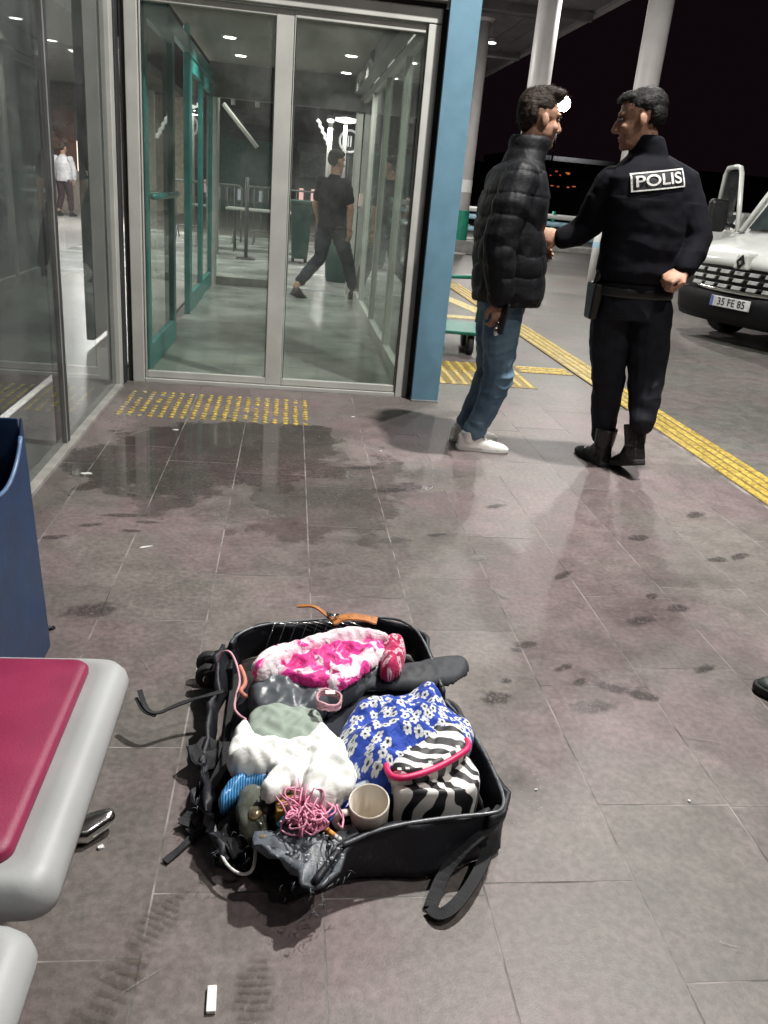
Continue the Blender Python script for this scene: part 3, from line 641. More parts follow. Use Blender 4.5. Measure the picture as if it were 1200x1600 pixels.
# ------------------------------------------------------------------ people
def limb(mb, pts, r, n=14): mb.tube(pts, r, n, True)
def head_geo(mb, c, yaw, pitch=0, k=1.0, roll=0):
    M = Matrix.Translation(c) @ Matrix.Rotation(yaw, 4, 'Z') @ Matrix.Rotation(pitch, 4, 'Y') @ Matrix.Rotation(roll, 4, 'X') @ Matrix.Scale(k, 4)
    s = len(mb.v)
    mb.ell((-.012, 0, .035), (.098, .076, .086)); mb.ell((.022, 0, -.035), (.072, .062, .088)); mb.ell((.042, 0, -.088), (.048, .047, .034)); mb.ell((.074, 0, -.103), (.022, .024, .018))
    mb.tube([(.083, 0, .022), (.099, 0, -.005), (.113, 0, -.03)], [.009, .012, .0155], 10, True); mb.ell((.098, 0, -.037), (.016, .02, .010))
    mb.ell((.078, 0, .030), (.018, .052, .013)); mb.ell((.086, 0, -.066), (.014, .024, .007)); mb.ell((.084, 0, -.079), (.014, .021, .007))
    for sy in (-1, 1):
        mb.ell((.062, sy*.040, -.028), (.024, .022, .022)); mb.ell((-.010, sy*.077, -.010), (.018, .0075, .028), Matrix.Rotation(sy*.4, 3, 'Z')); mb.ell((-.003, sy*.073, -.030), (.009, .007, .011))
    mb.xf(M, s); return M
def hair_geo(M, style):
    mb = MB()
    if style == 'quiff':
        mb.ell((-.02, 0, .055), (.098, .079, .078)); mb.ell((.02, 0, .105), (.085, .066, .038)); mb.ell((.068, .0, .112), (.036, .054, .030)); mb.ell((-.06, 0, .025), (.055, .072, .085)); mb.ell((-.068, 0, -.03), (.04, .06, .05))
    else:
        mb.ell((-.022, 0, .052), (.096, .080, .076)); mb.ell((.03, 0, .085), (.066, .064, .036)); mb.ell((-.055, 0, .015), (.058, .072, .072))
    mb.xf(M); return mb
def hand_geo(mb, wrist, d, nrm, curl=.5, side=1, k=1.0, spread=.06, thumb=.5):
    """d: wrist->knuckles, nrm: back of the hand, side: +1 thumb lies towards d x nrm"""
    d = Vector(d).normalized(); nrm = Vector(nrm); nrm = (nrm-d*nrm.dot(d)).normalized(); t = d.cross(nrm)*side; w = Vector(wrist)
    Mx = Matrix((tuple((d.x, t.x, nrm.x)), tuple((d.y, t.y, nrm.y)), tuple((d.z, t.z, nrm.z))))
    mb.ell(w+d*.052*k, (.056*k, .041*k, .017*k), Mx); mb.ell(w+d*.028*k+t*.016*k-nrm*.006, (.036*k, .022*k, .018*k), Mx)
    for i, (off, ln) in enumerate([(.031, .078), (.011, .088), (-.010, .082), (-.030, .064)]):
        p = w+d*(.092-.004*abs(i-1))*k+t*off*k; dd = (d+t*off*spread*20*.05).normalized(); pts = [p-dd*.02*k, p]; ang = 0
        for sgm in (.42, .33, .25):
            ang += curl*(1.0 if sgm > .3 else .7); v = dd*math.cos(ang)-nrm*math.sin(ang); p = p+v*ln*sgm*k; pts.append(p)
        mb.tube(pts, [.0095*k, .0095*k, .0088*k, .0082*k, .007*k], 10, True)
    p = w+d*.022*k+t*.026*k; v1 = (d*.65+t*.65-nrm*.25).normalized(); p1 = p+v1*.04*k; v2 = (d*.9+t*(.4-thumb)-nrm*.35*(1+thumb)).normalized(); p2 = p1+v2*.03*k; p3 = p2+(v2-t*thumb*.5).normalized()*.022*k
    mb.tube([p-v1*.012*k, p1, p2, p3], [.013*k, .0115*k, .010*k, .008*k], 10, True)
def shoe(person, heel, yaw, mat, solemat, k=1.0, pitch=0, boot=0, name='shoe'):
    M = Matrix.Translation(heel) @ Matrix.Rotation(yaw, 4, 'Z') @ Matrix.Rotation(pitch, 4, 'Y') @ Matrix.Scale(k, 4)
    def outline(sc, z):
        pts = [(0, .0), (.0, .027), (.03, .034), (.10, .034), (.17, .046), (.23, .044), (.27, .026), (.28, .0), (.27, -.022), (.23, -.040), (.17, -.042), (.10, -.031), (.03, -.033), (.0, -.026)]
        cx = .135
        return [(cx+(x-cx)*sc[0], y*sc[1], z) for x, y in chaikin(pts, 1)]
    so = MB().quadgrid([outline((1.0, 1.0), 0), outline((1.03, 1.06), .008), outline((1.03, 1.06), .024), outline((.99, .99), .028)])
    so.xf(M)
    up = MB()
    secs = [(.004, .030, .085+boot*.06), (.03, .036, .095+boot*.07), (.07, .037, .098+boot*.07), (.105, .037, .092+boot*.03), (.14, .040, .075), (.18, .044, .060), (.22, .044, .052), (.255, .034, .043), (.274, .016, .032)]
    rows = []
    for x, w, h in secs:
        rows.append([(x, w*math.copysign(abs(math.cos(a))**.8, math.cos(a)), .016+(h-.016)*max(0, math.sin(a))**.75) for a in np.linspace(0, PI, 11)]+[(x, -w*.9+w*1.8*q, .012) for q in (.25, .5, .75)])
    up.quadgrid(rows)
    up.tube([(.055, 0, .05), (.05, 0, .105+boot*.08)], [(.043, .036), (.043, .037)], 14)
    if boot: up.tube([(.05, 0, .1), (.045, 0, .2)], [(.05, .046), (.058, .054)], 16)
    up.xf(M)
    me = remesh(up, .0045, 5, name); u = link(name, me, mat, person)
    so.build('sole', solemat, u, bevel=.003)
    if not boot:
        ls = MB()
        for i in range(5):
            x = .108+i*.017; h = .094-i*.0085; ls.tube([(x, -.024, h-.006), (x+.004, 0, h+.004), (x, .024, h-.006)], .0032, 6)
        ls.xf(M).build('laces', mat, u, smooth=True)
    return u
def wrinkle(amp, s1, s2=None, seed=0, low=None):
    def f(p, n):
        a = nz(p, s1, seed); v = (1-abs(a)*2.2)*amp
        if s2: v += nz(p, s2, seed+5)*amp*.8
        return v
    return f
def body_of(t, mb, name='body', mat=None):
    return link(name, remesh(mb, .0052, 3, name, .4), mat or M_skin, t)

# ---- man in the puffer jacket
pa = thing('person', (1.05, 4.2, 0), 'man in a black puffer jacket, blue jeans and white sneakers beside the blue column', 'person')
b = MB(); Mh = head_geo(b, (1.150, 4.2, 1.640), R(14), R(4), 1.02)
limb(b, [(1.10, 4.2, 1.38), (1.115, 4.2, 1.50), (1.135, 4.2, 1.58)], [.065, .06, .058])
b.rings([(1.09, 4.2, .80, .10, .15), (1.08, 4.2, 1.1, .10, .15), (1.07, 4.2, 1.32, .11, .17), (1.08, 4.2, 1.43, .06, .10)])
limb(b, [(1.05, 4.02, 1.36), (.985, 3.975, 1.10), (1.015, 3.97, .86), (1.02, 3.97, .80)], [.055, .042, .032, .028])
hand_geo(b, (1.02, 3.972, .815), (.02, 0, -1), (0.3, -1, 0), .62, 1, 1.0)
limb(b, [(1.06, 4.38, 1.36), (1.04, 4.46, 1.10), (1.20, 4.40, 1.02), (1.23, 4.38, 1.02)], [.055, .042, .032, .028])
hand_geo(b, (1.22, 4.385, 1.02), (1, -.2, .1), (0, 1, .3), .5, 1)
for y in (4.13, 4.28): limb(b, [(1.09, y, .86), (1.105, y, .42), (1.02, y+.01, .06)], [.075, .05, .035])
def stubble_skin(name, centre, col=(.40, .225, .155)):
    t = NT(name); o = t.obj(); d = t.add('ShaderNodeVectorMath', operation='DISTANCE'); t.put(d.inputs[0], o); d.inputs[1].default_value = centre
    n = t.noise(o, 300, 2); n2 = t.noise(o, 45, 3); m = t.math('MULTIPLY', t.step(d.outputs['Value'], .085, .045), t.math('MULTIPLY_ADD', n, .8, .25))
    c = t.mix(t.step(n2, .3, .7), c4(tuple(x*.85 for x in col)), c4(tuple(x*1.1 for x in col))); t.set(Base_Color=t.mix(m, c, (.06, .04, .03, 1)), Roughness=.6); t.b.inputs['Specular IOR Level'].default_value = .35
    t.bump(n, .2, .002); MATS[name] = t.m; return t.m
cc_ = (Mh @ Vector((.055, 0, -.085)))-Vector(pa['org']); body_of(pa, b, mat=stubble_skin('skin with stubble', tuple(cc_)))
def eyes(t, M):
    for sy in (-1, 1):
        m = MB(); m.ell((.081, sy*.032, .006), (.010, .012, .008)); m.xf(M).build('eye', pm('eye white', (.10, .08, .07), .2), t, smooth=True)
        m = MB(); m.ell((.088, sy*.032, .019), (.008, .020, .004), n=10, m=6); m.xf(M).build('eyebrow', pm('dark brown hair', (.022, .014, .010), .55, var=.4, vs=60, bump=.3, bs=220, spec=.2), t, smooth=True)
eyes(pa, Mh)
M_hair1 = hair_mat('brown hair', (.022, .012, .007))
M_hair2 = hair_mat('black hair', (.007, .0055, .005))
def hair_obj(t, M, style, mat, seed):
    mb = hair_geo(M, style); Mi = M.inverted()
    def strands(p, n):
        q = Mi @ p; v = nz(q, (12, 70, 40), seed)*.0028+nz(q, (40, 190, 120), seed+3)*.0016
        # keep the face and the ears free
        if q.x > .045 and q.z < .075: v -= .03
        if abs(q.y) > .06 and q.z < .02 and q.x > -.04: v -= .02
        if q.z < -.03: v -= .012
        return v
    me = remesh(mb, .0042, 2, 'hair'); displace(me, strands); no_ = [Vector(v.normal) for v in me.vertices]; rr = random.Random(seed); sm_ = MB(); co_ = [Vector(v.co) for v in me.vertices]
    for _ in range(3200):
        i = rr.randrange(len(co_)); p = co_[i]; n = no_[i]; q = Mi @ p
        if (q.x > .05 and q.z < .085) or q.z < -.045: continue
        if q.z > .085: dl = Vector((.75 if style == 'quiff' else .5, rr.uniform(-.5, .5), .5 if style == 'quiff' else .1))
        else: dl = Vector((-.45, rr.uniform(-.3, .3), -.8))
        d = (M.to_3x3() @ dl).normalized(); d = (d-n*d.dot(n)).normalized(); d = (d+n*rr.uniform(.08, .45)).normalized(); L_ = rr.uniform(.010, .026)*(1.25 if q.z > .085 and style == 'quiff' else .7)
        sd = d.cross(n).normalized()*rr.uniform(.0006, .0012); k_ = len(sm_.v); p = p-n*.001
        sm_.v += [tuple(p-sd), tuple(p+sd), tuple(p+d*L_*.6+sd*.7), tuple(p+d*L_*.6-sd*.7), tuple(p+d*L_-n*.002)]; sm_.f += [(k_, k_+1, k_+2, k_+3), (k_+3, k_+2, k_+4)]
    h_ = link('hair', me, mat, t); s_ = sm_.build('hair_strands', mat, h_); s_['kind'] = 'stuff'; return h_
hair_obj(pa, Mh, 'quiff', M_hair1, 2)
# fine loose hairs on top
hs = MB(); rr = random.Random(3)
for i in range(170):
    x = rr.uniform(-.07, .10); y = rr.uniform(-.055, .055); p = Vector((x, y, .118+.018*(1-(y/.06)**2)-.02*abs(x-.02)/.09)); d = Vector((rr.uniform(-.1, .9), rr.uniform(-.4, .4), rr.uniform(.1, .7))).normalized()
    L = rr.uniform(.012, .032); hs.tube([p-d*.01, p+d*L*.5, p+d*L+Vector((.006, 0, -.004))], [.0012, .001, .0003], 4)
hs.xf(Mh).build('loose_hairs', M_hair1, pa, smooth=True)['kind'] = 'stuff'
# jacket
j = MB()
j.rings([(1.105, 4.2, .785, .170, .225), (1.11, 4.2, .82, .180, .235), (1.095, 4.2, 1.0, .180, .235), (1.075, 4.2, 1.15, .168, .235), (1.085, 4.2, 1.30, .158, .235), (1.09, 4.2, 1.40, .125, .19), (1.10, 4.2, 1.45, .098, .12), (1.115, 4.2, 1.50, .094, .092), (1.120, 4.2, 1.545, .098, .090), (1.122, 4.2, 1.562, .086, .08)], 36)
limb(j, [(1.055, 4.03, 1.365), (1.015, 3.985, 1.24), (.978, 3.965, 1.10), (.99, 3.962, .97), (1.017, 3.968, .835)], [.088, .088, .080, .074, .060])
limb(j, [(1.06, 4.37, 1.365), (1.04, 4.42, 1.24), (1.03, 4.46, 1.10), (1.12, 4.43, 1.04), (1.21, 4.39, 1.02)], [.088, .088, .080, .07, .056])
me = remesh(j, .0058, 5, 'puffer_jacket')
def puff(p, n):
    u = (p.z+.10*(p.x-1.08)+.045*nz(p, (4, 4, 4))+.012*nz(p, (13, 13, 13), 2))/.118
    q = abs(math.sin(PI*u)); fl = 1 if p.z < 1.45 else .35
    v = (q**.5-.66)*.0105*fl
    v += (1-abs(nz(p, (22, 22, 9), 4))*2)*.0042*(1-q*.6)+nz(p, (11, 11, 18), 9)*.006
    return v
displace(me, puff)
M_puff = pm('black quilted nylon', (.0055, .006, .008), .6, var=.3, vs=14, bump=.3, bs=60, bdist=.006, spec=.25)
jk = link('puffer_jacket', me, M_puff, pa)
# jeans
tr_ = MB(); tr_.rings([(1.09, 4.205, .93, .11, .165), (1.085, 4.205, .80, .125, .18), (1.085, 4.205, .74, .115, .175)], 28)
limb(tr_, [(1.085, 4.125, .80), (1.085, 4.12, .62), (1.105, 4.125, .40), (1.065, 4.14, .22), (1.022, 4.155, .10)], [.10, .094, .075, .064, .058])
limb(tr_, [(1.10, 4.285, .80), (1.085, 4.285, .62), (1.10, 4.285, .40), (1.05, 4.29, .22), (1.005, 4.295, .10)], [.10, .092, .074, .064, .058])
me = remesh(tr_, .0058, 4, 'jeans')
displace(me, lambda p, n: (1-abs(nz((p.x-.7*p.z, p.y, p.z), (11, 11, 15), 1))*2.4)*.006*(.45+1.1*max(0, 1-abs(p.z-.42)/.22))+nz(p, (8, 8, 6), 2)*.005+(.004*math.sin(p.z*80+6*nz(p, (10, 10, 10))) if p.z < .17 else 0))
t = NT('faded blue denim'); p_ = t.pos(); n1 = t.noise(p_, 7, 4); n2 = t.noise(p_, 420, 2)
cc = t.mix(t.step(n1, .35, .65), (.075, .135, .20, 1), (.16, .255, .33, 1)); cc = t.mix(t.math('MULTIPLY', n2, .5), cc, (.03, .07, .13, 1)); t.set(Base_Color=cc, Roughness=.85); t.bump(n2, .3, .002)
jeans = link('jeans', me, t.m, pa)
shoe(pa, (.935, 4.150, .0), R(-7), pm('white leather', (.78, .77, .73), .45, var=.08), M_white, 1.0, name='sneaker')
shoe(pa, (.928, 4.285, .0), R(12), MATS['white leather'], M_white, 1.0, name='sneaker')
ph = thing('phone', (1.03, 3.95, .72), 'black phone held low in the right hand of the man in jeans', 'phone')
MB().box(-.006, .006, -.036, .036, -.075, .07).xf(Matrix.Translation((1.035, 3.945, .735)) @ Matrix.Rotation(.3, 4, 'Z') @ Matrix.Rotation(.15, 4, 'Y')).build('case', M_black, ph, bevel=.003)
MB().box(.0062, .0072, -.032, .032, -.068, .063).xf(Matrix.Translation((1.035, 3.945, .735)) @ Matrix.Rotation(.3, 4, 'Z') @ Matrix.Rotation(.15, 4, 'Y')).build('screen', pm('phone screen', (.01, .01, .012), .08), ph)
kt = thing('key_tag', (1.0, 3.94, .66), 'small silver key tag dangling below the hand of the man in jeans', 'key'); MB().ell((1.012, 3.935, .668), (.012, .004, .02)).build('tag', M_chrome, kt, smooth=True); tb('loop', M_chrome, kt, [(1.012, 3.935, .685), (1.018, 3.945, .71), (1.02, 3.95, .735)], .002, 6)

# ---- police officer
po = thing('person', (1.73, 3.97, 0), 'police officer in black uniform seen from behind, one fist behind his back', 'person')
b = MB(); Mh2 = head_geo(b, (1.552, 3.955, 1.662), R(158), R(12), 1.03)
limb(b, [(1.64, 3.97, 1.38), (1.615, 3.965, 1.50), (1.58, 3.96, 1.60)], [.07, .066, .064])
b.rings([(1.69, 3.97, .84, .15, .10), (1.69, 3.97, 1.1, .15, .10), (1.66, 3.97, 1.32, .17, .10), (1.64, 3.97, 1.43, .10, .06)])
limb(b, [(1.48, 3.99, 1.37), (1.44, 4.07, 1.20), (1.33, 4.10, 1.12), (1.30, 4.105, 1.118)], [.055, .042, .034, .03])
hand_geo(b, (1.315, 4.103, 1.12), (-1, .12, .05), (0, -1, .25), .55, -1, 1.02)
limb(b, [(1.82, 3.95, 1.38), (1.90, 3.88, 1.175), (1.845, 3.815, 1.045), (1.83, 3.80, 1.03)], [.055, .042, .034, .03])
hand_geo(b, (1.838, 3.803, 1.035), (-1, -.25, -.55), (-.4, -.5, .8), 1.15, -1, 1.08, thumb=.9)
for x, y, x2, y2 in ((1.61, 3.99, 1.69, 4.04), (1.78, 3.96, 1.80, 3.83)): limb(b, [(x, y, .86), (x2*.6+x*.4, y2*.6+y*.4, .46), (x2, y2, .32)], [.075, .05, .033])
body_of(po, b); eyes(po, Mh2); hair_obj(po, Mh2, 'short', M_hair2, 8)
j = MB(); ro = R(8)
j.rings([(1.685, 3.965, .905, .195, .135, ro), (1.685, 3.965, .955, .205, .140, ro), (1.69, 3.96, 1.00, .222, .150, ro), (1.685, 3.955, 1.15, .218, .150, ro), (1.665, 3.955, 1.30, .228, .148, ro), (1.660, 3.955, 1.41, .222, .135, ro), (1.65, 3.96, 1.47, .165, .115, ro), (1.625, 3.962, 1.515, .092, .088), (1.608, 3.96, 1.565, .084, .082), (1.598, 3.96, 1.592, .080, .078), (1.597, 3.96, 1.598, .07, .07)], 40)
limb(j, [(1.485, 3.985, 1.385), (1.455, 4.02, 1.29), (1.435, 4.07, 1.195), (1.385, 4.09, 1.145), (1.325, 4.102, 1.12)], [.083, .080, .070, .060, .052])
limb(j, [(1.70, 3.955, 1.46), (1.815, 3.955, 1.41), (1.865, 3.92, 1.28), (1.903, 3.882, 1.175), (1.88, 3.845, 1.10), (1.84, 3.812, 1.045)], [.07, .08, .080, .072, .062, .052])
me = remesh(j, .0058, 8, 'uniform_jacket')
displace(me, lambda p, n: (1-abs(nz(p, (6, 6, 9), 3))*2.3)*.0035*(1 if p.z < 1.33 else .2)+nz(p, (20, 20, 26), 7)*.0022-(.009 if .945 < p.z < .957 else 0))
M_uni = pm('black uniform cloth', (.0045, .0045, .0075), .85, var=.3, vs=20, bump=.2, bs=500, bdist=.001, spec=.15)
uj = link('uniform_jacket', me, M_uni, po)
# POLIS patch laid on the back of the jacket
bv = BVHTree.FromPolygons([tuple(v.co+Vector(uj['org'])) for v in me.vertices], [tuple(p.vertices) for p in me.polygons])
def on_back(src, off, ctr=(1.640, 1.412), rot=R(10)):
    out = []
    for v in src:
        x = v[0]*math.cos(rot)-v[1]*math.sin(rot)+ctr[0]; z = v[0]*math.sin(rot)+v[1]*math.cos(rot)+ctr[1]
        h = bv.ray_cast(Vector((x, 3.2, z)), Vector((0, 1, 0)))
        y = h[0].y if h[0] is not None else 3.83
        out.append((x, y-off-v[2], z))
    return out
def gridquad(x0, x1, z0, z1, nx, nz_):
    m = MB()
    for i in range(nz_+1):
        for k in range(nx+1): m.v.append((x0+(x1-x0)*k/nx, z0+(z1-z0)*i/nz_, 0))
    for i in range(nz_):
        for k in range(nx): a = i*(nx+1)+k; m.f.append((a, a+1, a+nx+2, a+nx+1))
    return m
M_refl = pm('silver reflective print', (.62, .62, .60), .45, var=.25, vs=120)
patch = gridquad(-.130, .130, -.040, .040, 26, 8); patch.v = on_back(patch.v, .004); pt = patch.build('back_patch', pm('black patch cloth', (.014, .014, .017), .6), uj, smooth=True)
fr_ = MB()
for (a, b_, c_, d_) in ((-.130, .130, .034, .040), (-.130, .130, -.040, -.034), (-.130, -.122, -.034, .034), (.122, .130, -.034, .034)):
    q = gridquad(a, b_, c_, d_, 26 if b_-a > .1 else 1, 1 if b_-a > .1 else 8); k = len(fr_.v); fr_.v += on_back(q.v, .0065); fr_.f += [tuple(k+i for i in f) for f in q.f]
fr_.build('patch_border', M_refl, pt)
tm = text_mesh('POLIS', .074, 0, .0012); bmt = bmesh.new(); bmt.from_mesh(tm); bmesh.ops.triangulate(bmt, faces=bmt.faces)
for _ in range(2): bmesh.ops.subdivide_edges(bmt, edges=[e for e in bmt.edges if e.calc_length() > .012], cuts=1); bmesh.ops.triangulate(bmt, faces=bmt.faces)
bmt.to_mesh(tm); bmt.free()
cs = [tuple(v.co) for v in tm.vertices]; wmx = max(abs(c[0]) for c in cs); cs = [(c[0]*.112/wmx, c[1]*.9, c[2]) for c in cs]
tm.vertices.foreach_set('co', np.array(on_back(cs, .0085)).ravel()); tm.update(); lt_ = link('lettering', tm, M_refl, pt)
# trousers, belt, holster, boots
tr_ = MB(); tr_.rings([(1.685, 3.965, .96, .175, .125, ro), (1.69, 3.965, .86, .185, .135, ro), (1.695, 3.965, .78, .175, .13, ro)], 28)
limb(tr_, [(1.60, 3.985, .82), (1.615, 3.995, .64), (1.655, 4.005, .44), (1.68, 4.03, .26), (1.695, 4.04, .15)], [.105, .098, .080, .070, .062])
limb(tr_, [(1.785, 3.955, .82), (1.80, 3.93, .64), (1.812, 3.905, .47), (1.80, 3.855, .36), (1.796, 3.825, .28)], [.108, .102, .088, .072, .062])
me = remesh(tr_, .0058, 4, 'trousers')
displace(me, lambda p, n: (1-abs(nz((p.x+.6*p.z, p.y, p.z), (10, 10, 12), 11))*2.4)*.0045*(.5+1.2*max(0, 1-abs(p.z-.45)/.3))+nz(p, (7, 7, 5), 12)*.006)
link('trousers', me, pm('dark navy trouser cloth', (.0075, .0085, .0135), .72, spec=.25, var=.3, vs=12, bump=.25, bs=400, bdist=.001), po)
MB().rings([(1.685, 3.965, .885, .196, .137, ro), (1.685, 3.965, .892, .199, .140, ro), (1.685, 3.965, .925, .199, .140, ro), (1.685, 3.965, .93, .196, .137, ro)], 36).build('belt', M_black, po, smooth=True)
ho = MB().hexa([(1.465, 3.93, .76), (1.505, 3.93, .76), (1.505, 4.02, .76), (1.465, 4.02, .76)], [(1.462, 3.91, .935), (1.52, 3.91, .935), (1.52, 4.04, .935), (1.462, 4.04, .935)]).build('holster', M_black, po, bevel=.012)
tb('holster_grip', M_black, ho, [(1.485, 3.96, .93), (1.48, 3.93, .985)], [.02, .018], 10, re=True)
M_boot = pm('black boot leather', (.012, .012, .012), .3, var=.3, vs=40, bump=.2)
shoe(po, (1.700, 3.945, .0), R(101), M_boot, M_rubber, 1.02, boot=1, name='boot')
shoe(po, (1.800, 3.750, .085), R(98), M_boot, M_rubber, 1.05, pitch=R(20), boot=1, name='boot')

# ---- person walking inside the vestibule
def simple_person(name, base, lab, top, legs, shoes, hair, f, skin=M_skin, stride=.0, yaw=0, k=1.0, mat_arm=None):
    """walker seen at a distance: one body, shirt, trousers, hair, shoes; local x = walking direction"""
    t = thing(name, base, lab, 'person', world=False, rz=yaw)
    b = MB(); M = head_geo(b, (.02, 0, 1.50*k), 0, R(6), k)
    limb(b, [(0, 0, 1.22*k), (.01, 0, 1.42*k)], [.06*k, .055*k])
    b.rings([(0, 0, .85*k, .09, .14), (0, 0, 1.2*k, .10, .16), (0, 0, 1.31*k, .05, .08)])
    A = [[(0, s*.19, 1.27*k), (-s*.06*f, s*.24, 1.02*k), (-s*.02*f+.05, s*.23, .80*k)] for s in (-1, 1)]
    for s, a in zip((-1, 1), A):
        limb(b, a, [.05, .04, .03]); hand_geo(b, Vector(a[2])+Vector((0, 0, .01)), (.1, 0, -1), (0, s, 0), .4, s)
    Lg = [[(0, -.09, .82*k), (stride*.45+.03, -.09, .45*k), (stride*.9, -.09, .09)], [(0, .09, .82*k), (-stride*.35+.05, .09, .45*k), (-stride*1.15, .09, .13)]]
    for q in Lg: limb(b, q, [.07, .048, .035])
    link('body', remesh(b, .0075, 2, 'body'), skin, t, local=True)
    j = MB(); j.rings([(0, 0, .78*k, .125, .185), (0, 0, 1.0*k, .13, .19), (0, 0, 1.18*k, .135, .205), (0, 0, 1.27*k, .10, .16), (0, 0, 1.33*k, .065, .075), (0, 0, 1.36*k, .05, .055)], 28)
    for a in A: limb(j, [a[0], tuple((Vector(a[0])*.35+Vector(a[1])*.65))] if mat_arm is None else a[:2]+[tuple(Vector(a[1])*.2+Vector(a[2])*.8)], [.075, .062] if mat_arm is None else [.075, .06, .048])
    me = remesh(j, .008, 4, 'shirt'); displace(me, wrinkle(.005, (9, 9, 14), (25, 25, 25), 3)); link('shirt', me, top, t, local=True)
    tr = MB(); tr.rings([(0, 0, .90*k, .11, .165), (0, 0, .78*k, .12, .17)], 24)
    for q in Lg: limb(tr, [q[0], tuple(Vector(q[0])*.5+Vector(q[1])*.5), q[1], tuple(Vector(q[1])*.2+Vector(q[2])*.8)], [.098, .09, .075, .06])
    me = remesh(tr, .008, 4, 'trousers'); displace(me, wrinkle(.005, (9, 9, 18), (25, 25, 25), 6)); link('trousers', me, legs, t, local=True)
    mb = hair_geo(M, 'short'); link('hair', remesh(mb, .006, 2, 'hair'), hair, t, local=True)
    for q, pt_ in zip(Lg, (0, R(22))):
        e = Vector(q[2]); s_ = shoe(None, (e.x-.06, e.y, max(0, e.z-.09)), 0, shoes, M_rubber, 1.0, pt_, name='shoe'); s_.parent = t
    return t
w = simple_person('person', (.46, 9.93, .006), 'person in a dark T-shirt walking inside the glass entrance', pm('black T-shirt', (.006, .0065, .007), .9, spec=.1), pm('grey blue trousers', (.03, .036, .045), .9, spec=.1), M_black, M_hair2, 1, stride=.36, yaw=R(38), k=1.0)
sp = simple_person('person', (-5.36, 21.4, .003), 'distant person in a white shirt inside the hall seen through the left glass', pm('white shirt cloth', (.62, .60, .62), .8), pm('dark maroon trousers', (.035, .015, .02), .8), M_black, M_hair2, 1, stride=.12, yaw=R(70), k=1.0, mat_arm=1)
# ---- bystander just outside the right edge: only a shoe and a shadow reach into view
bs = simple_person('person', (1.585, 1.69, .001), 'bystander at the right edge, only one dark shoe reaching into view', pm('dark coat', (.02, .02, .022), .8), pm('dark green trousers', (.02, .028, .024), .8), pm('dark green shoe', (.018, .026, .022), .5), M_hair2, 1, stride=.05, yaw=R(150), k=1.0, mat_arm=1)
# ------------------------------------------------------------------ van with an open door (local: x = viewer's right when facing it, y = backwards)
M_vanw = pm('white van paint', (.55, .565, .54), .22, var=.04, vs=3, bump=.02)
M_wglass = glass('vehicle glass', (.30, .34, .33), 1.5, .01, .15)
va = thing('van', (4.72, 8.5, 0), 'white van facing the building with a chromed grille and an open front door', 'van', rz=R(-68.6), world=False)
def loc(mb, nm, mat, parent, **k): return mb.build(nm, mat, parent, local=True, **k)
def prof(ys, zs, hw, mat, nm, parent, bevel=.03):
    """side profile (y,z) list extruded across the width with half widths per point"""
    m = MB(); n = len(ys)
    m.v = [(-hw[i], ys[i], zs[i]) for i in range(n)]+[(hw[i], ys[i], zs[i]) for i in range(n)]
    m.f = [tuple(range(n)), tuple(range(2*n-1, n-1, -1))]+[(i, (i+1) % n, n+(i+1) % n, n+i) for i in range(n)]
    return loc(m, nm, mat, parent, bevel=bevel, seg=3)
bonnet = MB(); rows = []
for (y, z, w, cr) in [(.02, .80, .86, .02), (.05, .87, .90, .04), (.20, .955, .95, .05), (.45, 1.03, .97, .055), (.78, 1.11, .98, .055), (.95, 1.15, .98, .05)]:
    rows.append([(w*u, y+.10*u*u*(1 if y < .3 else .4), z+cr*(1-u*u)-.02*abs(u)**6) for u in np.linspace(-1, 1, 17)])
bonnet.quadgrid(rows, closed=False); bo = loc(bonnet, 'bonnet', M_vanw, va, smooth=True); s_ = bo.modifiers.new('th', 'SOLIDIFY'); s_.thickness = .03; s_.offset = -1
fr = MB(); rows = []
for z, off in [(.55, .03), (.70, .02), (.81, .025)]: rows.append([(.90*u, off+.12*u*u+.03, z) for u in np.linspace(-1, 1, 17)])
fr.quadgrid(rows, closed=False); loc(fr, 'grille_back', M_black, va, smooth=True)
for i, z in enumerate((.610, .685, .760)):
    m = MB()
    gb_ = tb('grille_bar', M_black, va, [(.60*u, .015+.12*u*u*.4, z+.012) for u in np.linspace(-1, 1, 11)], .012, 8, local=True)
    for q in range(7):
        u = -.57+q*.19; y = .0+.05*(u/.6)**2
        loc(MB().hexa([(u-.062, y-.012, z-.019), (u+.055, y-.012, z-.019), (u+.055, y+.02, z-.019), (u-.062, y+.02, z-.019)], [(u-.05, y-.006, z+.019), (u+.075, y-.006, z+.019), (u+.075, y+.02, z+.019), (u-.05, y+.02, z+.019)]), 'chrome_slat', pm('bright slat', (.42, .43, .42), .4, .3), gb_, bevel=.004)
tb('chrome_lip', M_chrome, va, [(.66*u, -.005+.10*u*u, .566+.05*abs(u)**6) for u in np.linspace(-1, 1, 13)], .022, 10, local=True)
bm_ = MB(); rows = []
for z, o in [(.22, .06), (.30, .01), (.45, -.02), (.53, .0), (.56, .05)]: rows.append([(1.0*u, o+.26*abs(u)**3.2, z) for u in np.linspace(-1, 1, 21)])
bm_.quadgrid(rows, closed=False); o = loc(bm_, 'bumper', pm('black bumper plastic', (.006, .006, .007), .6, spec=.2), va, smooth=True); s_ = o.modifiers.new('th', 'SOLIDIFY'); s_.thickness = .03; s_.offset = -1
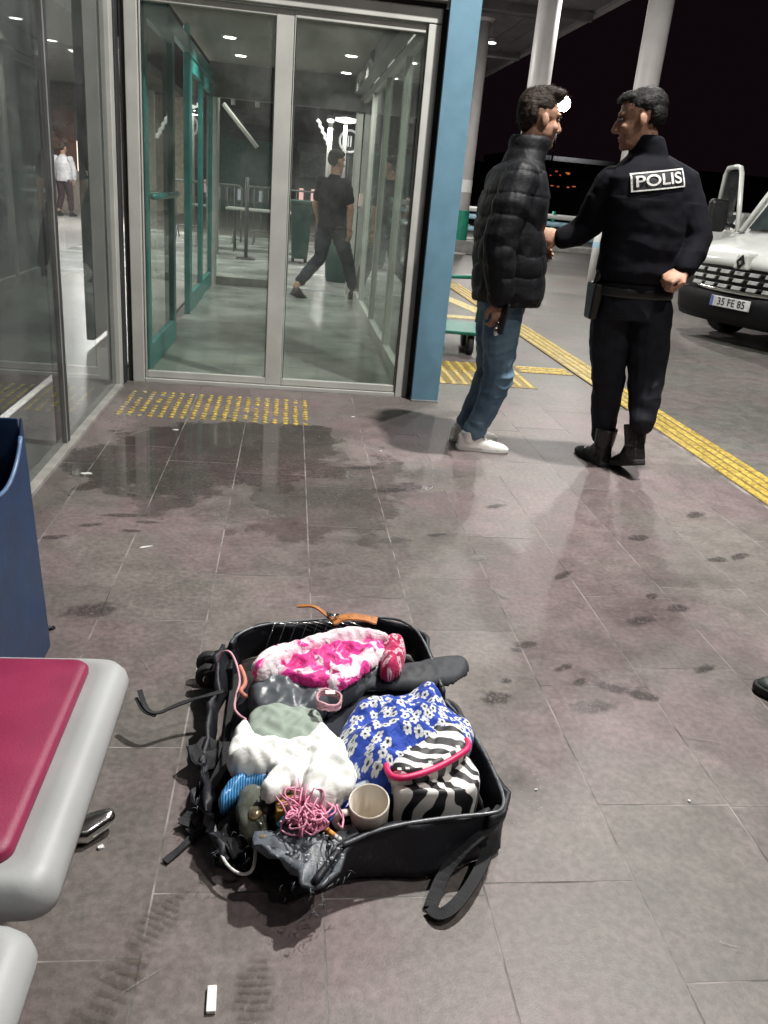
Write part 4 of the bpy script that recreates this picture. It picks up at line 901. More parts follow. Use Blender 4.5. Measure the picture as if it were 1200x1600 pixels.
for sx in (-1, 1):
    m = MB(); m.hexa([(sx*.66, .10, .63), (sx*.96, .26, .60), (sx*.985, .42, .62), (sx*.70, .30, .63)], [(sx*.68, .12, .80), (sx*.93, .28, .86), (sx*.97, .50, .95), (sx*.74, .34, .82)])
    h_ = loc(m, 'headlight', M_wglass, va, bevel=.01); loc(MB().ell((sx*.84, .24, .71), (.06, .04, .06)), 'reflector', M_chrome, h_, smooth=True)
    loc(MB().hexa([(sx*.97, .30, .35), (sx*1.0, .30, .35), (sx*1.0, .62, .45), (sx*.97, .62, .45)], [(sx*.93, .34, .86), (sx*.97, .34, .86), (sx*1.0, .95, 1.14), (sx*.97, .95, 1.14)]), 'wing', M_vanw, va, bevel=.01)
    for yy in (1.02, 4.25):
        w_ = loc(MB().tube([(sx*.74, yy, .33), (sx*.96, yy, .33)], .34, 28), 'wheel', M_rubber, va, bevel=.04, seg=3); loc(MB().tube([(sx*.955, yy, .33), (sx*.975, yy, .33)], .20, 20), 'rim', M_chrome, w_, bevel=.01)
loc(MB().box(-.92, .92, .4, 5.4, .28, .5), 'chassis', M_black, va)
# emblem, plate
d_ = loc(MB().quadgrid([[(px, -.012+.0*px, .872+pz) for px, pz in ((-.054, 0), (0, .078), (.054, 0), (0, -.078))], [(px*.9, -.03, .872+pz*.9) for px, pz in ((-.054, 0), (0, .078), (.054, 0), (0, -.078))], [(px*.52, -.03, .872+pz*.52) for px, pz in ((-.054, 0), (0, .078), (.054, 0), (0, -.078))], [(px*.48, -.014, .872+pz*.48) for px, pz in ((-.054, 0), (0, .078), (.054, 0), (0, -.078))]], cap=False), 'emblem', pm('dark chrome', (.10, .10, .10), .25, 1), va); d_.rotation_euler = (0, R(8), 0); d_.location = (-.121, -.003, .012)
loc(MB().hexa([(-.10, -.012, .80), (.10, -.012, .80), (.10, .09, .80), (-.10, .09, .80)], [(-.07, -.008, .955), (.07, -.008, .955), (.08, .2, .975), (-.08, .2, .975)]), 'emblem_mount', M_vanw, va, bevel=.02)
pl = loc(MB().box(-.26, .26, -.045, -.03, .395, .505), 'number_plate', pm('plate white', (.55, .56, .56), .4), va, bevel=.006)
loc(MB().box(-.26, -.22, -.047, -.0455, .397, .503), 'blue_band', pm('plate blue', (.10, .14, .35), .4), pl)
tm = text_mesh('35 FE 85', .105, 0, .001); tm.transform(Matrix.Translation((.02, -.0475, .45)) @ Matrix.Rotation(PI/2, 4, 'X')); xs_ = [v.co.x for v in tm.vertices]
link('plate_text', tm, M_black, pl, local=True)
# cab, windscreen, box
prof([.98, 1.62, 5.5, 5.5, .98], [1.15, 2.12, 2.12, .45, .45], [.97, .84, .84, .97, .97], M_vanw, 'body_shell', va, .05)
loc(MB().hexa([(-.82, .985-.02, 1.20), (.82, .985-.02, 1.20), (.82, 1.03, 1.20), (-.82, 1.03, 1.20)], [(-.70, 1.56-.03, 2.04), (.70, 1.56-.03, 2.04), (.70, 1.60, 2.04), (-.70, 1.60, 2.04)]), 'windscreen', pm('dark windscreen', (.03, .04, .04), .06, bump=0), va)
for sx in (-1, 1): tb('pillar_trim', M_vanw, va, [(sx*.90, .94, 1.16), (sx*.80, 1.52, 2.08)], .03, 8, local=True)
loc(MB().box(-.45, .15, .985, .99, 1.26, 1.38).xf(Matrix.Translation((0, .03, 0))), 'dashboard_paper', M_white, va)
tb('wiper', M_black, va, [(-.6, .93, 1.20), (.1, .955, 1.25)], .012, 6, local=True); tb('wiper', M_black, va, [(-.1, .93, 1.20), (.65, .955, 1.25)], .012, 6, local=True)
# open front door on the viewer's left
dr = bpy.data.objects.new('open_door', None); C.objects.link(dr); dr.parent = va; dr.location = (-.97, .98, 0); dr.rotation_euler = (0, 0, R(58))
dr['label'] = 'open front door of the van with its window frame'
def dl(mb, nm, mat, **k): return mb.build(nm, mat, dr, local=True, **k)
dl(MB().box(-.03, .03, .0, 1.0, .45, 1.16), 'door_skin', M_vanw, bevel=.02)
tb('window_frame', M_vanw, dr, [(0, .02, 1.16), (0, .16, 1.45), (0, .34, 1.80), (0, .42, 1.87), (0, .60, 1.89), (0, .90, 1.88), (0, .97, 1.80), (0, .99, 1.16)], .030, 10, local=True)
dl(MB().box(-.006, .006, .34, .96, 1.16, 1.84), 'window_pane', M_wglass)
mi = dl(MB().box(-.36, -.12, .08, .22, 1.13, 1.50), 'mirror_housing', M_black, bevel=.05, seg=3); mi.scale = (1, 1, 1)
tb('mirror_arm', M_black, dr, [(-.13, .15, 1.25), (0, .15, 1.2)], .025, 8, local=True)

# a second white vehicle half hidden behind the officer and the van
cr = thing('parked_car', (6.9, 15.6, 0), 'white car half hidden behind the officer and the van', 'car', rz=R(-60), world=False)
def carbody(parent, mat):
    prof([0, .1, .95, 1.55, 3.1, 3.9, 4.2, 4.2, 0], [.55, .72, .92, 1.42, 1.45, 1.0, .9, .3, .3], [.80, .84, .86, .66, .66, .84, .82, .86, .84], mat, 'body', parent, .05)
    loc(MB().hexa([(-.70, .97, .95), (.70, .97, .95), (.70, 1.02, .95), (-.70, 1.02, .95)], [(-.60, 1.46, 1.38), (.60, 1.46, 1.38), (.60, 1.52, 1.38), (-.60, 1.52, 1.38)]), 'windscreen', MATS['dark windscreen'], parent)
    for sx in (-1, 1):
        loc(MB().hexa([(sx*.80, 1.3, .97), (sx*.83, 1.3, .97), (sx*.83, 3.5, .97), (sx*.80, 3.5, .97)], [(sx*.67, 1.65, 1.36), (sx*.70, 1.65, 1.36), (sx*.70, 3.0, 1.36), (sx*.67, 3.0, 1.36)]), 'side_window', MATS['dark windscreen'], parent)
        loc(MB().ell((sx*.62, .06, .63), (.15, .06, .07)), 'headlight', M_chrome, parent, smooth=True)
        for yy in (.8, 3.3): w_ = loc(MB().tube([(sx*.66, yy, .3), (sx*.87, yy, .3)], .3, 24), 'wheel', M_rubber, parent, bevel=.03)
carbody(cr, M_vanw)
# ------------------------------------------------------------------ railing, kerb, bollard, distant lights
ra = thing('railing', (5, 22, 0), 'blue and white metal railing along the far side of the forecourt', 'railing')
M_railb = pm('pale blue rail paint', (.40, .62, .75), .4)
for z, m_ in ((.98, M_white), (.80, M_railb), (.50, M_railb)): tb('rail', m_, ra, [(2.6, 23.0, z), (9.5, 21.2, z-.02)], .065, 10)
for i in range(6):
    x = 2.6+i*1.38; y = 23.0-i*.36; tb('post', MATS['green painted metal'], ra, [(x, y, 0), (x, y, 1.1)], .05, 10)
kb = struct(bx('kerb', pm('pale kerb stone', (.42, .41, .39), .6), None, 4.6, 12, 24.2, 25.0, -.01, .16, .02))
pf = struct(bx('raised_platform', M_greywall, None, 2.4, 30, 25.01, 40, -.01, .14))
bo_ = thing('bollard', (5.58, 15.15, 0), 'short white bollard on the paving left of the officer', 'bollard')
MB().rings([(5.58, 15.15, -.01, .10, .10), (5.58, 15.15, .85, .10, .10), (5.58, 15.15, .92, .085, .085), (5.58, 15.15, .96, .04, .04)], 20).build('shaft', M_white, bo_, smooth=True); MB().rings([(5.58, 15.15, .60, .102, .102), (5.58, 15.15, .70, .102, .102)], 20).build('band', M_railb, bo_)
fl = thing('floodlight', (15.45, 51.6, 3.7), 'bright floodlight on a mast glaring beside the head of the man in jeans', 'floodlight')
tb('mast', M_dark, fl, [(15.45, 52.3, 3.7), (15.45, 52.1, 6.75)], .05, 10); MB().rings([(0, 0, 0, .40, .40), (0, 0, .3, .25, .25)], 20).xf(Matrix.Translation((15.45, 51.72, 6.75)) @ Matrix.Rotation(-PI/2, 4, 'X')).build('head', M_dark, fl)
MB().ell((15.45, 51.66, 6.75), (.42, .1, .42)).build('lens', emit('lit flood lens', (1, .98, .94), 60), fl, smooth=True)
area_light(fl, (0, -.25, 3.05), .6, 1600, rot=(R(72), 0, R(-17)), spread=R(100))
M_red = emit('red sign light', (1, .09, .04), .4); M_or = emit('orange sign light', (1, .2, .04), .3)
db = block('dark_building', 'dark far building with small red lit signs between the two men', 'building', 13, 34, 52, 60, 3.7, pm('unlit render', (.006, .005, .005), .95, spec=.05), 0, 12, .0, 2.6, .5, 9, (1, .4, .2), .8)
rr = random.Random(4)
for i in range(5): x = 15.4+i*.26+rr.uniform(-.12, .12); z = 2.95+rr.uniform(-.14, .16); bx('red_sign', M_red if rr.random() < .6 else M_or, db, x, x+rr.uniform(.06, .16), 51.8, 51.9, z, z+rr.uniform(.05, .14))
for i in range(4): x = 15.6+i*.4+rr.uniform(-.15, .15); z = 2.25+rr.uniform(-.12, .12); bx('red_sign', M_or, db, x, x+rr.uniform(.08, .22), 51.8, 51.9, z, z+rr.uniform(.03, .08))
street_lamp(20.3, 50, 3.2, 'small far white street lamp left of the officer', .14, 60, 10)
street_lamp(22.6, 50, 3.35, 'small dim street lamp just behind the officer', .10, 60, 5)
hills = MB(); rows = [[], []]
for i in range(40):
    x = -160+i*11; rows[0].append((x, 180, -1)); rows[1].append((x, 185, 7+7*noise.noise(Vector((i*.21, 0, 3)))))
hills.quadgrid(rows, closed=False); struct(hills.build('hills', pm('night hillside', (.02, .02, .02), 1)))

# ------------------------------------------------------------------ luggage trolley behind the column
ct = thing('luggage_trolley', (1.45, 7.25, 0), 'green luggage trolley parked behind the blue column', 'trolley')
M_tg = pm('green trolley paint', (.012, .16, .11), .4)
MB().hexa([(1.05, 6.98, .165), (1.66, 6.90, .165), (1.72, 7.55, .165), (1.05, 7.62, .165)], [(1.04, 6.97, .195), (1.67, 6.89, .195), (1.73, 7.56, .195), (1.04, 7.63, .195)]).build('deck', M_tg, ct, bevel=.01)
tb('side_tube', M_tg, ct, [(1.72, 6.95, .20), (1.745, 6.95, .55), (1.74, 7.0, .66)], .025, 10); tb('side_tube', M_tg, ct, [(1.74, 7.5, .20), (1.76, 7.5, .55), (1.74, 7.45, .66)], .025, 10)
tb('handle', M_tg, ct, [(1.0, 7.2, .60), (1.74, 7.2, .63)], .018, 10); tb('handle', M_tg, ct, [(1.74, 6.98, .66), (1.74, 7.47, .66)], .022, 10)
for x, y in ((1.58, 7.0), (1.62, 7.42), (1.12, 7.05), (1.12, 7.5)):
    w_ = tb('wheel', M_rubber, ct, [(x-.02, y, .075), (x+.02, y, .075)], .085, 20); bx('caster_fork', M_black, w_, x-.03, x+.03, y-.03, y+.03, .10, .168)

# ------------------------------------------------------------------ blue litter bin on the left
bn = thing('blue_bin', (-.81, 1.88, 0), 'dark blue open-topped bin with a curved cut in its front', 'bin')
M_bin = pm('dark blue painted metal', (.013, .036, .092), .45, var=.15, vs=10, bump=.12, bs=60)
BX0, BX1, BY0, BY1 = -1.0, -.62, 1.69, 2.06
def plate(outl, nm, axis, c0, c1):
    """outline (u,z) in a plane, thickness c0..c1 along the other axis, leaning in by the taper"""
    m = MB(); n = len(outl); T = lambda z: -.042*z
    for c in (c0, c1):
        for u, z in outl: m.v.append((c+T(z), u, z) if axis == 'x' else (u+(T(z) if u > -.8 else -T(z)*.0), c, z))
    m.f = [tuple(range(n)), tuple(range(2*n-1, n-1, -1))]+[(i, (i+1) % n, n+(i+1) % n, n+i) for i in range(n)]
    return m.build(nm, M_bin, bn, bevel=.003)
dip = [(BY1-.008-(BY1-BY0-.016)*i/24, .660-.128*math.sin(PI*i/24)**.55) for i in range(25)]
plate([(BY0, 0), (BY1, 0)]+[(BY1, .662)]+dip[1:-1]+[(BY0, .662)], 'side_plate', 'x', BX1-.008, BX1)
plate([(BY0, 0), (BY1, 0), (BY1, .662), (BY0, .662)], 'side_plate', 'x', BX0, BX0+.008)
plate([(BX0+.01, 0), (BX1-.010, 0), (BX1-.010, .660), (BX0+.01, .660)], 'back_plate', 'y', BY1-.009, BY1-.001)
plate([(BX0+.01, 0), (BX1-.010, 0), (BX1-.010, .660), (BX0+.01, .660)], 'front_plate', 'y', BY0+.001, BY0+.009)
bx('floor_plate', M_bin, bn, BX0+.02, BX1-.03, BY0+.02, BY1-.02, .02, .03)
tb('rim', pm('worn blue edge', (.10, .17, .30), .35), bn, [(BX1-.003-.042*z, u, z) for u, z in dip[1:-1]], .0055, 8)
rg = thing('red_rag', (-.71, 2.05, .6), 'small red plastic scrap poking up behind the rim of the blue bin', 'litter')
MB().tube([(-.715, 2.04, .50), (-.712, 2.065, .655), (-.708, 2.07, .690)], [(.016, .004), (.018, .004), (.010, .003)], 8).build('scrap', pm('red plastic', (.55, .03, .04), .4), rg, smooth=True)

# ------------------------------------------------------------------ waiting bench
be = thing('waiting_bench', (-.5, .9, 0), 'row of grey moulded seats, the first with a magenta pad', 'bench')
M_seat = pm('grey moulded plastic', (.36, .37, .37), .45, var=.06, vs=6, bump=.06, bs=200)
M_pad = pm('magenta seat pad', (.235, .011, .058), .5, var=.10, vs=7, bump=.25, bs=300, bdist=.002)
def seat(y0, y1, pad):
    cx0, cx1 = -.80, -.262; rows = []
    def rr_(x0, x1, ya, yb, rad, z, n=6, zf=None):
        out = []
        for (cx, cy, a0) in ((x1-rad, yb-rad, 0), (x0+rad, yb-rad, PI/2), (x0+rad, ya+rad, PI), (x1-rad, ya+rad, 1.5*PI)):
            for i in range(n): a = a0+PI/2*i/(n-1); out.append((cx+rad*math.cos(a), cy+rad*math.sin(a), z if zf is None else zf(cx+rad*math.cos(a))))
        return out
    drop = lambda x: -.055*max(0, (x+.34)/.08)**2*0
    prof_ = [(.045, .362), (.014, .364), (.003, .372), (.0, .388), (.004, .406), (.014, .420), (.030, .427), (.048, .425), (.060, .418)]
    for ins, z in prof_: rows.append(rr_(cx0+ins, cx1-ins, y0+ins*.6, y1-ins*.6, .034, z))
    sh = MB().quadgrid(rows).build('seat', M_seat, be, smooth=True)
    if pad:
        rows = [rr_(cx0+.07, cx1-i_, y0+.048+j_, y1-.028-j_, .024, z) for i_, j_, z in ((.066, .0, .413), (.066, .0, .427), (.071, .004, .434), (.082, .012, .437), (.16, .06, .438))]
        MB().quadgrid(rows).build('seat_pad', M_pad, sh, smooth=True)
    bk = MB()
    rows = []
    for z, off in ((.46, 0), (.6, .03), (.78, .07), (.86, .09)): rows.append([(-.80-off+.03*math.cos(a), (y0+y1)/2+((y1-y0)/2-.03)*math.sin(a), z) for a in np.linspace(0, 2*PI, 24, endpoint=False)])
    bk.quadgrid(rows).build('backrest', M_seat, be, smooth=True, bevel=.0)
    bx('backrest_bracket', M_chrome, be, -.86, -.78, (y0+y1)/2-.03, (y0+y1)/2+.03, .33, .47, .004)
seat(.80, 1.345, True); seat(.19, .762, False)
bx('beam', pm('grey steel beam', (.25, .25, .25), .4, .6), be, -.60, -.52, -.1, 1.36, .26, .338, .004)
def bleg(y):
    tb('leg', M_chrome, be, [(-.56, y, .26), (-.56, y, .05)], .03, 14)
    tb('foot', M_chrome, be, [(-.80, y, .022), (-.56, y+.004, .05), (-.42, y-.004, .026), (-.36, y+.004, .02), (-.325, y+.022, .03)], [(.022, .018), (.032, .026), (.038, .026), (.036, .024), (.022, .018)], 14, re=True)
bleg(1.335); bleg(.1)
# ------------------------------------------------------------------ burst suitcase
t = NT('black suitcase shell'); o_ = t.pos(); d1 = t.noise(o_, 26, 5, .7, .6); d2 = t.noise(o_, 9, 3); d3 = t.noise(o_, 420, 2)
dust = t.math('MULTIPLY', t.step(d1, .56, .72), t.step(d2, .35, .65)); t.set(Base_Color=t.mix(dust, (.009, .010, .016, 1), (.085, .085, .088, 1)), Roughness=t.math('MULTIPLY_ADD', dust, .3, .55)); t.bump(t.math('ADD', t.math('MULTIPLY', d3, .4), t.math('MULTIPLY', d1, .8)), .35, .004); M_case = t.m
M_lin = pm('black lining cloth', (.018, .018, .020), .8, var=.3, bump=.3, bs=300)
M_torn = pm('torn grey liner board', (.105, .12, .14), .45, var=.45, vs=22, bump=.5, bs=70)
su = thing('suitcase', (.17, 1.55, 0), 'burst black suitcase lying open on the tiles, full of clothes', 'suitcase')
def wallstrip(bot, top, nm, mat, th=.008, jag=0, seed=0, sub=6, parent=su):
    """bot/top: matching (x,y,z) polylines; builds a bulging wall"""
    rr = random.Random(seed); B = []; T = []
    for i in range(len(bot)-1):
        for k in range(sub):
            u = k/sub; B.append(Vector(bot[i]).lerp(Vector(bot[i+1]), u)); T.append(Vector(top[i]).lerp(Vector(top[i+1]), u))
    B.append(Vector(bot[-1])); T.append(Vector(top[-1])); rows = []
    for q in np.linspace(0, 1, 9):
        row = []
        for b_, t_ in zip(B, T):
            p = b_.lerp(t_, q)
            if jag and q > .6: p = p+Vector((rr.uniform(-jag, jag), rr.uniform(-jag, jag), rr.uniform(-jag, jag)*.8))*(q-.5)*2
            p = p+Vector((nz(p, (11, 11, 11), seed), nz(p, (11, 11, 11), seed+3), .9*nz(p, (15, 15, 3), seed+5)*q))*.019
            row.append(p)
        rows.append(row)
    m = MB().quadgrid(rows, closed=False); o = m.build(nm, mat, parent, smooth=True); s = o.modifiers.new('t', 'SOLIDIFY'); s.thickness = th; s.offset = 0
    return o
# base shell: right wall, front wall, rear hinge, low torn left wall
wallstrip([(.452, 1.70, .012), (.478, 1.50, .012), (.492, 1.35, .012), (.478, 1.285, .012), (.435, 1.258, .012)], [(.425, 1.66, .11), (.468, 1.53, .118), (.486, 1.31, .128), (.472, 1.262, .127), (.44, 1.252, .127)], 'side_wall', M_case, .012, seed=1)
wallstrip([(.437, 1.259, .012), (.30, 1.222, .012), (.185, 1.208, .012), (.085, 1.186, .012), (.05, 1.18, .012)], [(.441, 1.252, .127), (.355, 1.247, .124), (.224, 1.220, .126), (.144, 1.182, .12), (.088, 1.105, .10)], 'front_wall', M_case, .012, seed=2)
tb('rim_piping', pm('worn grey piping', (.10, .11, .12), .3, var=.4, vs=40), su, chaikin([(.425, 1.66, .112), (.468, 1.53, .121), (.486, 1.31, .131), (.472, 1.260, .131), (.44, 1.250, .131), (.355, 1.245, .128), (.224, 1.218, .130), (.144, 1.180, .124)], 2, False), .0042, 8)
wallstrip([(-.06, 1.24, .012), (-.105, 1.33, .012), (-.125, 1.50, .012), (-.12, 1.70, .012), (-.12, 1.90, .012)], [(-.075, 1.22, .05), (-.12, 1.32, .075), (-.14, 1.49, .06), (-.135, 1.71, .10), (-.128, 1.885, .13)], 'torn_side_wall', M_case, .010, .012, 5)
rows = [[(-.10, 1.25, .02), (-.11, 1.5, .02), (-.11, 1.9, .02)], [(.05, 1.2, .02), (.1, 1.5, .02), (.13, 2.0, .02)], [(.30, 1.235, .02), (.3, 1.5, .02), (.33, 1.99, .02)], [(.46, 1.29, .02), (.46, 1.5, .02), (.40, 1.90, .02)]]
o = MB().quadgrid(rows, closed=False).build('base_panel', M_lin, su); s_ = o.modifiers.new('t', 'SOLIDIFY'); s_.thickness = .012
# lid shell, tipped back behind
wallstrip([(-.12, 1.90, .012), (-.09, 1.985, .012), (0, 2.02, .012), (.13, 2.05, .012), (.31, 2.075, .012), (.39, 2.04, .012), (.425, 1.95, .012), (.445, 1.72, .012)], [(-.112, 1.88, .125), (-.10, 1.925, .125), (-.04, 1.975, .13), (.126, 2.015, .128), (.311, 2.04, .128), (.381, 2.005, .128), (.412, 1.92, .12), (.425, 1.70, .11)], 'lid_wall', M_case, .012, seed=6)
tb('lid_piping', MATS['worn grey piping'], su, chaikin([(-.112, 1.88, .130), (-.10, 1.925, .130), (-.04, 1.975, .135), (.126, 2.015, .133), (.311, 2.04, .133), (.381, 2.005, .133), (.412, 1.92, .125), (.425, 1.72, .115)], 2, False), .0038, 8)
# handles, wheels, straps
if False: hd = tb('carry_handle', M_lin, su, chaikin([(.462, 1.265, .135), (.43, 1.225, .10), (.392, 1.185, .055), (.352, 1.135, .02), (.330, 1.125, .012), (.343, 1.108, .022), (.385, 1.148, .035), (.42, 1.20, .05), (.45, 1.25, .06)], 2, False), [(.020, .007)]*36 if False else .012, 10)
for i, (x0, y0_, x1, z) in enumerate([(-.125, 1.905, -.200, .052), (-.122, 1.852, -.196, .045)]):
    w_ = MB().tube([(x0-.045, y0_-.012, z), (x0-.045, y0_+.016, z)], .034, 22).build('wheel', M_rubber, su, bevel=.008, smooth=False); MB().tube([(x0-.045, y0_-.015, z), (x0-.045, y0_+.019, z)], .014, 14).build('hub', M_chrome, w_, bevel=.003)
    MB().hexa([(x0-.035, y0_-.02, z-.03), (x0+.02, y0_-.025, z-.035), (x0+.02, y0_+.025, z-.035), (x0-.035, y0_+.02, z-.03)], [(x0-.06, y0_-.02, z+.022), (x0+.02, y0_-.025, z+.045), (x0+.02, y0_+.025, z+.045), (x0-.06, y0_+.02, z+.022)]).build('wheel_fork', M_black, w_, bevel=.008)
def ribbon(nm, pts, w, mat, parent, th=.002, k=2, up=Vector((0, 0, 1)), seed=0):
    pts = [Vector(p) for p in chaikin([tuple(p) for p in pts], k, False)]; rows = []
    for i, p in enumerate(pts):
        t = (pts[min(i+1, len(pts)-1)]-pts[max(i-1, 0)]).normalized(); s = t.cross(up)
        if s.length < .1: s = t.cross(Vector((0, 1, 0)))
        s = (s.normalized()+Vector((0, 0, .5*nz(p, (20, 20, 20), seed)))).normalized(); rows.append([p-s*w/2, p+s*w/2])
    m = MB().quadgrid(rows, closed=False); o = m.build(nm, mat, parent); q = o.modifiers.new('t', 'SOLIDIFY'); q.thickness = th; q.offset = 0; return o
ribbon('strap', [(-.315, 1.700, .105), (-.295, 1.66, .078), (-.267, 1.645, .075), (-.235, 1.665, .082), (-.20, 1.685, .086), (-.16, 1.70, .09), (-.11, 1.71, .10)], .012, M_lin, su, .003)
ribbon('strap', [(-.322, 1.69, .09), (-.30, 1.655, .075), (-.27, 1.643, .072)], .008, M_lin, su, .003)
ribbon('strap', [(-.195, 1.262, .006), (-.165, 1.30, .007), (-.13, 1.352, .012), (-.10, 1.41, .04)], .015, M_lin, su, .004)
ribbon('strap', [(-.17, 1.345, .02), (-.16, 1.37, .025), (-.13, 1.40, .04), (-.10, 1.48, .06), (-.09, 1.55, .07)], .024, M_lin, su, .003)
ribbon('strap', [(-.145, 1.33, .012), (-.165, 1.355, .015), (-.175, 1.37, .02)], .02, M_lin, su, .003)
ribbon('handle_web', [(.478, 1.285, .118), (.440, 1.243, .10), (.398, 1.225, .07), (.355, 1.205, .035), (.322, 1.150, .012), (.316, 1.136, .010)], .026, M_lin, su, .004)
ribbon('handle_web', [(.316, 1.136, .010), (.326, 1.112, .016), (.350, 1.116, .024), (.388, 1.150, .034), (.428, 1.205, .042), (.458, 1.262, .05)], .024, M_lin, su, .004)
def shard(pts, z, mat, nm, seed, th=.006, amp=.02):
    pts = [(x+.006*random.Random(seed+i).uniform(-1, 1), y+.006*random.Random(seed+9+i).uniform(-1, 1)) for i, (x, y) in enumerate(chaikin(pts, 1))]
    cx = sum(p[0] for p in pts)/len(pts); cy = sum(p[1] for p in pts)/len(pts); m = MB(); rows = []
    for q in (.02, .3, .6, .85, 1.0): rows.append([(cx+(x-cx)*q, cy+(y-cy)*q, z+amp*nz((x*q, y*q, seed), (16, 16, 1), seed)*(1+q)+(.012*(1-q))) for x, y in pts])
    m.quadgrid(rows); m.f = [f for f in m.f if len(f) == 4]; o = m.build(nm, mat, su, smooth=True); s = o.modifiers.new('t', 'SOLIDIFY'); s.thickness = th; return o
shard([(-.15, 1.585), (-.185, 1.555), (-.16, 1.50), (-.10, 1.49), (-.09, 1.57)], .055, M_lin, 'torn_flap', 1)
shard([(-.16, 1.455), (-.165, 1.40), (-.12, 1.36), (-.09, 1.44), (-.11, 1.48)], .03, M_case, 'torn_flap', 2)
shard([(-.10, 1.36), (-.115, 1.28), (-.07, 1.225), (-.03, 1.24), (-.03, 1.36)], .045, M_lin, 'torn_flap', 3)
tl_ = shard([(-.03, 1.229), (.017, 1.248), (.078, 1.234), (.14, 1.236), (.205, 1.230), (.165, 1.186), (.118, 1.133), (.080, 1.100), (.06, 1.122), (.045, 1.142), (.028, 1.158), (.01, 1.166), (-.012, 1.19)], .104, M_torn, 'torn_liner', 4, .008, .022)
fr_ = MB(); rr = random.Random(12)
for i in range(60):
    e = rr.choice([((-.01, 1.17), (.09, 1.092)), ((.085, 1.09), (.16, 1.15)), ((-.11, 1.24), (-.02, 1.22)), ((-.14, 1.30), (-.14, 1.52))]); u = rr.random()
    p = Vector((e[0][0]+(e[1][0]-e[0][0])*u, e[0][1]+(e[1][1]-e[0][1])*u, rr.uniform(.03, .115))); d = Vector((rr.uniform(-1, .6), rr.uniform(-1, .1), rr.uniform(-.9, .6))).normalized(); L = rr.uniform(.006, .018)
    fr_.tube([p, p+d*L*.5+Vector((0, 0, rr.uniform(-.004, .006))), p+d*L+Vector((0, 0, -.006))], [.0008, .0007, .0004], 4)
fr_.build('frayed_threads', M_torn, su, smooth=True)['kind'] = 'stuff'
cr_ = MB()
for i in range(46):
    p = Vector((rr.uniform(.04, .15), rr.uniform(1.14, 1.22), .115)); q = rr.uniform(.0015, .0045); cr_.ell(p+Vector((0, 0, .01*nz(p, (16, 16, 1), 4))), (q, q*.8, q*.4), n=6, m=4)
cr_.build('broken_crumbs', pm('pale crumbs', (.42, .43, .45), .3, var=.5, vs=200), su)['kind'] = 'stuff'

def buckle(V, Fc, grow, res, seed, base, steps=70, inner=7):
    """the sheet is a little too large for the place it lies in: let it buckle into folds over the heap below"""
    x = np.array(V); x0 = x.copy(); n = len(x); E = set(); D = set(); nb = [set() for _ in range(n)]
    for f in Fc:
        for a, b in ((0, 1), (1, 2), (2, 3), (3, 0)):
            if f[a] != f[b]: E.add((min(f[a], f[b]), max(f[a], f[b]))); nb[f[a]].add(f[b]); nb[f[b]].add(f[a])
        for a, b in ((0, 2), (1, 3)):
            if f[a] != f[b]: D.add((min(f[a], f[b]), max(f[a], f[b])))
    Bn = set()
    for i in range(n):
        L_ = sorted(nb[i])
        for a in L_:
            for b in L_:
                if a < b and (a, b) not in E and (a, b) not in D: Bn.add((a, b))
    ed = np.array(sorted(E)+sorted(D)+sorted(Bn)); w = np.array([1.0]*len(E)+[.6]*len(D)+[.28]*len(Bn))
    i, j = ed[:, 0], ed[:, 1]; L0 = np.maximum(np.linalg.norm(x[i]-x[j], axis=1), res*.4)*grow
    cnt = np.bincount(i, w, n)+np.bincount(j, w, n)
    rg_ = np.random.default_rng(int(seed)); x[:, 2] += rg_.normal(0, .0012, n); pv = x.copy(); floor = x0[:, 2]-.006
    for s_ in range(steps):
        v = (x-pv)*.86; pv = x.copy(); x = x+v; x[:, 2] -= .00022
        for _ in range(inner):
            d = x[j]-x[i]; l = np.linalg.norm(d, axis=1)+1e-9; c = (w*(l-L0)/l*.5)[:, None]*d
            for a in range(3):
                x[:, a] += (np.bincount(i, c[:, a], n)-np.bincount(j, c[:, a], n))/cnt*1.5
            x[:, :2] += .035*(x0[:, :2]-x[:, :2]); x[:, 2] = np.maximum(x[:, 2], floor)
            x[:, 2] = np.minimum(x[:, 2], x0[:, 2]+.035)
    return [tuple(p) for p in x]
